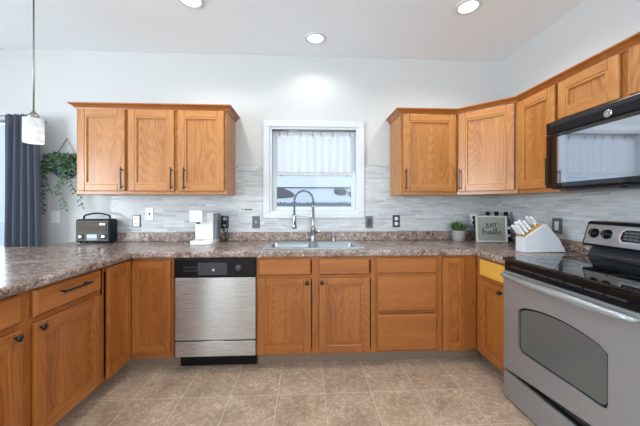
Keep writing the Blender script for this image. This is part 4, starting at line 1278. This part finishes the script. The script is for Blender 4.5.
for nm, xa, xb, clips, sd_ in (('left half of the white cafe curtain in the kitchen window', -0.278, 0.080, (-0.255, -0.175, -0.050, 0.062), 4), ('right half of the white cafe curtain in the kitchen window', 0.090, 0.440, (0.145, 0.260, 0.425), 9)):
    cu_ = thing('cafe_curtain', nm, 'curtain', ((xa + xb) / 2, RODY, 1.52))
    o = drape(xa, xb, 1.515, 1.885, RODY, 5, 0.005, 0.0012, seed=sd_).build('panel', CAFE, cu_); o.location = (-(xa + xb) / 2, -RODY, -1.52)
    for x in clips:
        m = MB(); m.box((x - 0.004, RODY - 0.009, 1.868), (x + 0.004, RODY + 0.009, 1.912), bev=0.001)
        m.tube([(x, RODY + 0.009 * math.cos(a * PI / 6), 1.921 + 0.011 * math.sin(a * PI / 6)) for a in range(12)], 0.0014, 6, closed=True)
        o = m.build('clip_ring', NICKEL, cu_); o.location = (-(xa + xb) / 2, -RODY, -1.52)
DRAPE = plain('charcoal_blue_linen', rgb(80, 86, 101), 0.85, noise=0.12, nscale=200)
cu_ = thing('drape', 'charcoal blue floor length curtain at the far left', 'curtain', (-2.44, 2.555, 0.02))
o = drape(-2.57, -2.300, 0.02, 1.985, 2.555, 5, 0.027, 0.003, seed=5, nz=20, flare=0.07).build('panel', DRAPE, cu_); o.location = (2.44, -2.555, -0.02)
dr_ = thing('drape_rod', 'dark grey curtain rod above the charcoal blue curtain', 'curtain rod', (-3.3, 2.65, 1.955))
m = MB(); m.tube([(-0.75, 0, 0), (0.94, 0, 0)], 0.011, 10); m.build('rod', NICKEL, dr_)
m = MB(); m.lathe([(0.002, 0), (0.018, 0.008), (0.022, 0.022), (0.016, 0.036), (0.010, 0.04)], (0.98, 0, 0), 'X', 16); m.build('finial', NICKEL, dr_)
for x in (-0.70, 0.60):
    m = MB(); m.tube([(x, 0, 0), (x, 0.079, 0)], 0.008, 8); m.lathe([(0.022, 0), (0.022, 0.006)], (x, 0.079, 0), 'Y', 16); m.build('bracket', NICKEL, dr_)

# ------------------------------------------------------------------ hanging planter
hp_ = thing('hanging_planter', 'dark wall planter of trailing ivy hung by a rope left of the wall cabinets', 'hanging plant', (-2.205, WY - 0.001, 1.44))
m = MB()
# half bowl against the wall
rings = []
for k in range(9):
    a = (PI / 2) * k / 8
    rings.append([m.bm.verts.new(Vector((0.125 * math.sin(a) * math.cos(b_ * PI / 14), -0.10 * math.sin(a) * math.sin(b_ * PI / 14), 0.175 * (1 - math.cos(a))))) for b_ in range(15)])
for r0, r1 in zip(rings, rings[1:]):
    for k in range(14):
        try:
            f_ = m.bm.faces.new((r0[k], r0[k + 1], r1[k + 1], r1[k])); f_.smooth = True
        except ValueError: pass
bmesh.ops.remove_doubles(m.bm, verts=m.bm.verts[:], dist=0.0005)
m.bm.faces.new([v for v in m.bm.verts if abs(v.co.z - 0.175) < 1e-5 and True][:0] or [m.bm.verts.new(Vector((x, -0.0005, z))) for x, z in [(0.125 * math.sin(PI / 2 * k / 8), 0.175 * (1 - math.cos(PI / 2 * k / 8))) for k in range(9)] + [(-0.125 * math.sin(PI / 2 * k / 8), 0.175 * (1 - math.cos(PI / 2 * k / 8))) for k in range(8, 0, -1)]])
m.prism([(0.118 * math.cos(b_ * PI / 14), -0.094 * math.sin(b_ * PI / 14)) for b_ in range(15)], 0.150, 0.156, 'Z', 1)
m.build('bowl', [plain('slate_blue_metal', rgb(46, 56, 72), 0.4), plain('moss', rgb(60, 56, 40), 0.9)], hp_)
m = MB(); m.tube([(-0.118, -0.012, 0.172), (0.012, -0.012, 0.375), (0.122, -0.012, 0.172)], 0.0035, 8)
m.build('rope', plain('jute_rope', rgb(170, 140, 104), 0.9, noise=0.2, nscale=300), hp_)
m = MB(); m.tube([(0.012, 0.0, 0.378), (0.012, -0.02, 0.378)], 0.003, 8); m.build('nail', NICKEL, hp_)
rnd = random.Random(21)
m = MB()
for k in range(760):
    a = rnd.uniform(0, PI); r_ = rnd.random() ** 0.5
    p = Vector((0.15 * r_ * math.cos(a), -0.012 - 0.085 * r_ * math.sin(a), 0.150 + rnd.uniform(-0.075, 0.095) * (1.05 - 0.45 * r_)))
    d = Vector((p.x * 4 + rnd.uniform(-.6, .6), -0.3 + rnd.uniform(-.4, .3), rnd.uniform(-.6, .7)))
    m.quadleaf(p, d, Vector((rnd.uniform(-.5, .5), -1, rnd.uniform(0, 1))), rnd.uniform(0.030, 0.050), rnd.uniform(0.016, 0.026))
for k in range(60):   # creeping over the rim on both sides
    s_ = rnd.choice((-1, 1))
    p = Vector((s_ * rnd.uniform(0.09, 0.17), -rnd.uniform(0.02, 0.09), 0.12 + rnd.uniform(-0.06, 0.05)))
    m.quadleaf(p, Vector((s_ * 0.5, -0.3, rnd.uniform(-1, .2))), Vector((0, -1, 0.3)), 0.035, 0.018)
m.build('foliage', GREEND, hp_)['kind'] = 'stuff'
def vine(pts, n):
    m = MB(); P = resample(pts, 24)
    m.tube(P, 0.0018, 6)
    for k in range(n):
        p = P[int((k + 0.5) / n * 23)]
        s_ = 1 if k % 2 else -1
        m.quadleaf(p, Vector((s_ * rnd.uniform(.4, 1), rnd.uniform(-.5, .1), rnd.uniform(-.9, -.1))), Vector((rnd.uniform(-.3, .3), -1, 0.2)), rnd.uniform(0.034, 0.052), rnd.uniform(0.015, 0.022), 0)
    m.build('vine', GREEND, hp_)
vine([(-0.10, -0.06, 0.17), (-0.16, -0.06, 0.10), (-0.175, -0.05, -0.05), (-0.165, -0.05, -0.20), (-0.17, -0.05, -0.31)], 30)
vine([(-0.13, -0.05, 0.17), (-0.20, -0.05, 0.10), (-0.215, -0.05, 0.02), (-0.19, -0.05, -0.06)], 14)
vine([(-0.10, -0.06, 0.15), (-0.13, -0.07, 0.05), (-0.105, -0.07, -0.05), (-0.075, -0.06, -0.12)], 16)
vine([(0.02, -0.08, 0.16), (0.03, -0.09, 0.02), (-0.01, -0.08, -0.10), (0.03, -0.07, -0.20), (0.045, -0.06, -0.29)], 24)
vine([(0.07, -0.07, 0.15), (0.08, -0.08, 0.02), (0.10, -0.07, -0.06), (0.13, -0.07, -0.11), (0.15, -0.06, -0.14)], 18)
vine([(0.11, -0.06, 0.15), (0.15, -0.06, 0.02), (0.17, -0.05, -0.08), (0.16, -0.05, -0.18), (0.185, -0.05, -0.26)], 20)
vine([(0.04, -0.08, 0.15), (0.05, -0.09, 0.05), (0.02, -0.08, -0.03), (-0.01, -0.08, -0.06)], 12)

# ------------------------------------------------------------------ lamps
def lamp(name, kind, loc, energy, parent, size=0.1, col=(1.0, 0.96, 0.90), spot=None):
    l = bpy.data.lights.new(name, kind); l.energy = energy; l.color = col
    if kind == 'AREA': l.shape = 'DISK'; l.size = size
    elif kind == 'SPOT': l.spot_size = R(spot or 120); l.spot_blend = 0.6; l.shadow_soft_size = size
    else: l.shadow_soft_size = size
    o = bpy.data.objects.new(name, l); o.location = loc; o.parent = parent; COL.objects.link(o); return o
LENS = plain('lit_lens', rgb(255, 252, 246), 0.5, emit=(1, 0.98, 0.94, 1), estr=3.0)
def downlight(x, y, label, energy=42):
    e = thing('recessed_light', label, 'ceiling light', (x, y, CZ), 0, 'round recessed ceiling lights')
    m = MB(); m.lathe([(0.088, 0), (0.088, -0.004), (0.080, -0.009), (0.066, -0.009), (0.066, -0.002), (0.066, 0)], seg=32, caps=False); m.build('trim_ring', WHITE, e)
    m = MB(); m.lathe([(0.066, -0.0005), (0.066, -0.005), (0.05, -0.0065), (0.002, -0.007)], seg=28, caps=True); m.build('lens', LENS, e)
    lamp('bulb_light', 'SPOT', (0, 0, -0.03), energy, e, 0.06, (1, 0.97, 0.93), 150)
downlight(0.08, 2.42, 'recessed ceiling light in front of the kitchen window', 13)
downlight(-0.80, 2.01, 'recessed ceiling light at the top edge left of the window')
downlight(1.16, 1.98, 'recessed ceiling light above the corner wall cabinet')
downlight(-0.80, 0.2, 'added unseen ceiling light on the peninsula side')  # this one and the next are out of view, added for more light
downlight(1.16, 0.2, 'added unseen ceiling light on the range side')

pl = thing('pendant_lamp', 'pendant lamp with a textured glass drum shade over the peninsula', 'pendant lamp', (-1.745, 1.91, 1.607))
PZ = CZ - 1.607
m = MB(); m.lathe([(0.065, PZ), (0.065, PZ - 0.015), (0.02, PZ - 0.03), (0.006, PZ - 0.035)], seg=24); m.build('canopy', NICKEL, pl)
m = MB(); m.tube([(0, 0, 0.19), (0, 0, PZ - 0.03)], 0.0045, 8); m.build('stem', NICKEL, pl)
m = MB(); m.lathe([(0.030, 0.158), (0.029, 0.172), (0.020, 0.190), (0.010, 0.198), (0.006, 0.21)], seg=24); m.build('socket_cap', NICKEL, pl)
def shade_mat():
    m = bpy.data.materials.new('ribbed_frosted_glass'); m.use_nodes = True
    nt = m.node_tree; N, L = nt.nodes, nt.links
    b = N['Principled BSDF']
    tc = N.new('ShaderNodeTexCoord'); mp = N.new('ShaderNodeMapping'); mp.inputs['Scale'].default_value = (30, 30, 130)
    L.new(tc.outputs['Object'], mp.inputs['Vector'])
    nz = N.new('ShaderNodeTexNoise'); nz.inputs['Scale'].default_value = 1; nz.inputs['Detail'].default_value = 3
    L.new(mp.outputs[0], nz.inputs['Vector'])
    r_ = ramp(nt, [(0.35, rgb(206, 212, 218)), (0.6, rgb(246, 248, 250))]); L.new(nz.outputs['Fac'], r_.inputs['Fac'])
    L.new(r_.outputs[0], b.inputs['Base Color']); b.inputs['Roughness'].default_value = 0.2
    t = N.new('ShaderNodeBsdfTranslucent'); L.new(r_.outputs[0], t.inputs['Color'])
    tp = N.new('ShaderNodeBsdfTransparent')
    mx = N.new('ShaderNodeMixShader'); mx.inputs['Fac'].default_value = 0.5
    L.new(b.outputs[0], mx.inputs[1]); L.new(t.outputs[0], mx.inputs[2])
    m2 = N.new('ShaderNodeMixShader'); m2.inputs['Fac'].default_value = 0.15
    L.new(mx.outputs[0], m2.inputs[1]); L.new(tp.outputs[0], m2.inputs[2])
    L.new(m2.outputs[0], N['Material Output'].inputs['Surface'])
    return m
m = MB(); m.lathe([(0.048, 0.0), (0.052, 0.0), (0.052, 0.156), (0.030, 0.160), (0.030, 0.157), (0.048, 0.152), (0.048, 0.0)], seg=36, caps=False); m.build('glass_shade', shade_mat(), pl)
m = MB(); m.lathe([(0.004, 0.045), (0.016, 0.050), (0.024, 0.070), (0.019, 0.096), (0.013, 0.112), (0.013, 0.160)], seg=18)
m.build('bulb', plain('lit_bulb', rgb(255, 250, 240), 0.4, emit=(1, 0.95, 0.86, 1), estr=1.3), pl)
lamp('bulb_light', 'POINT', (0, 0, 0.03), 0.3, pl, 0.02, (1, 0.93, 0.82))
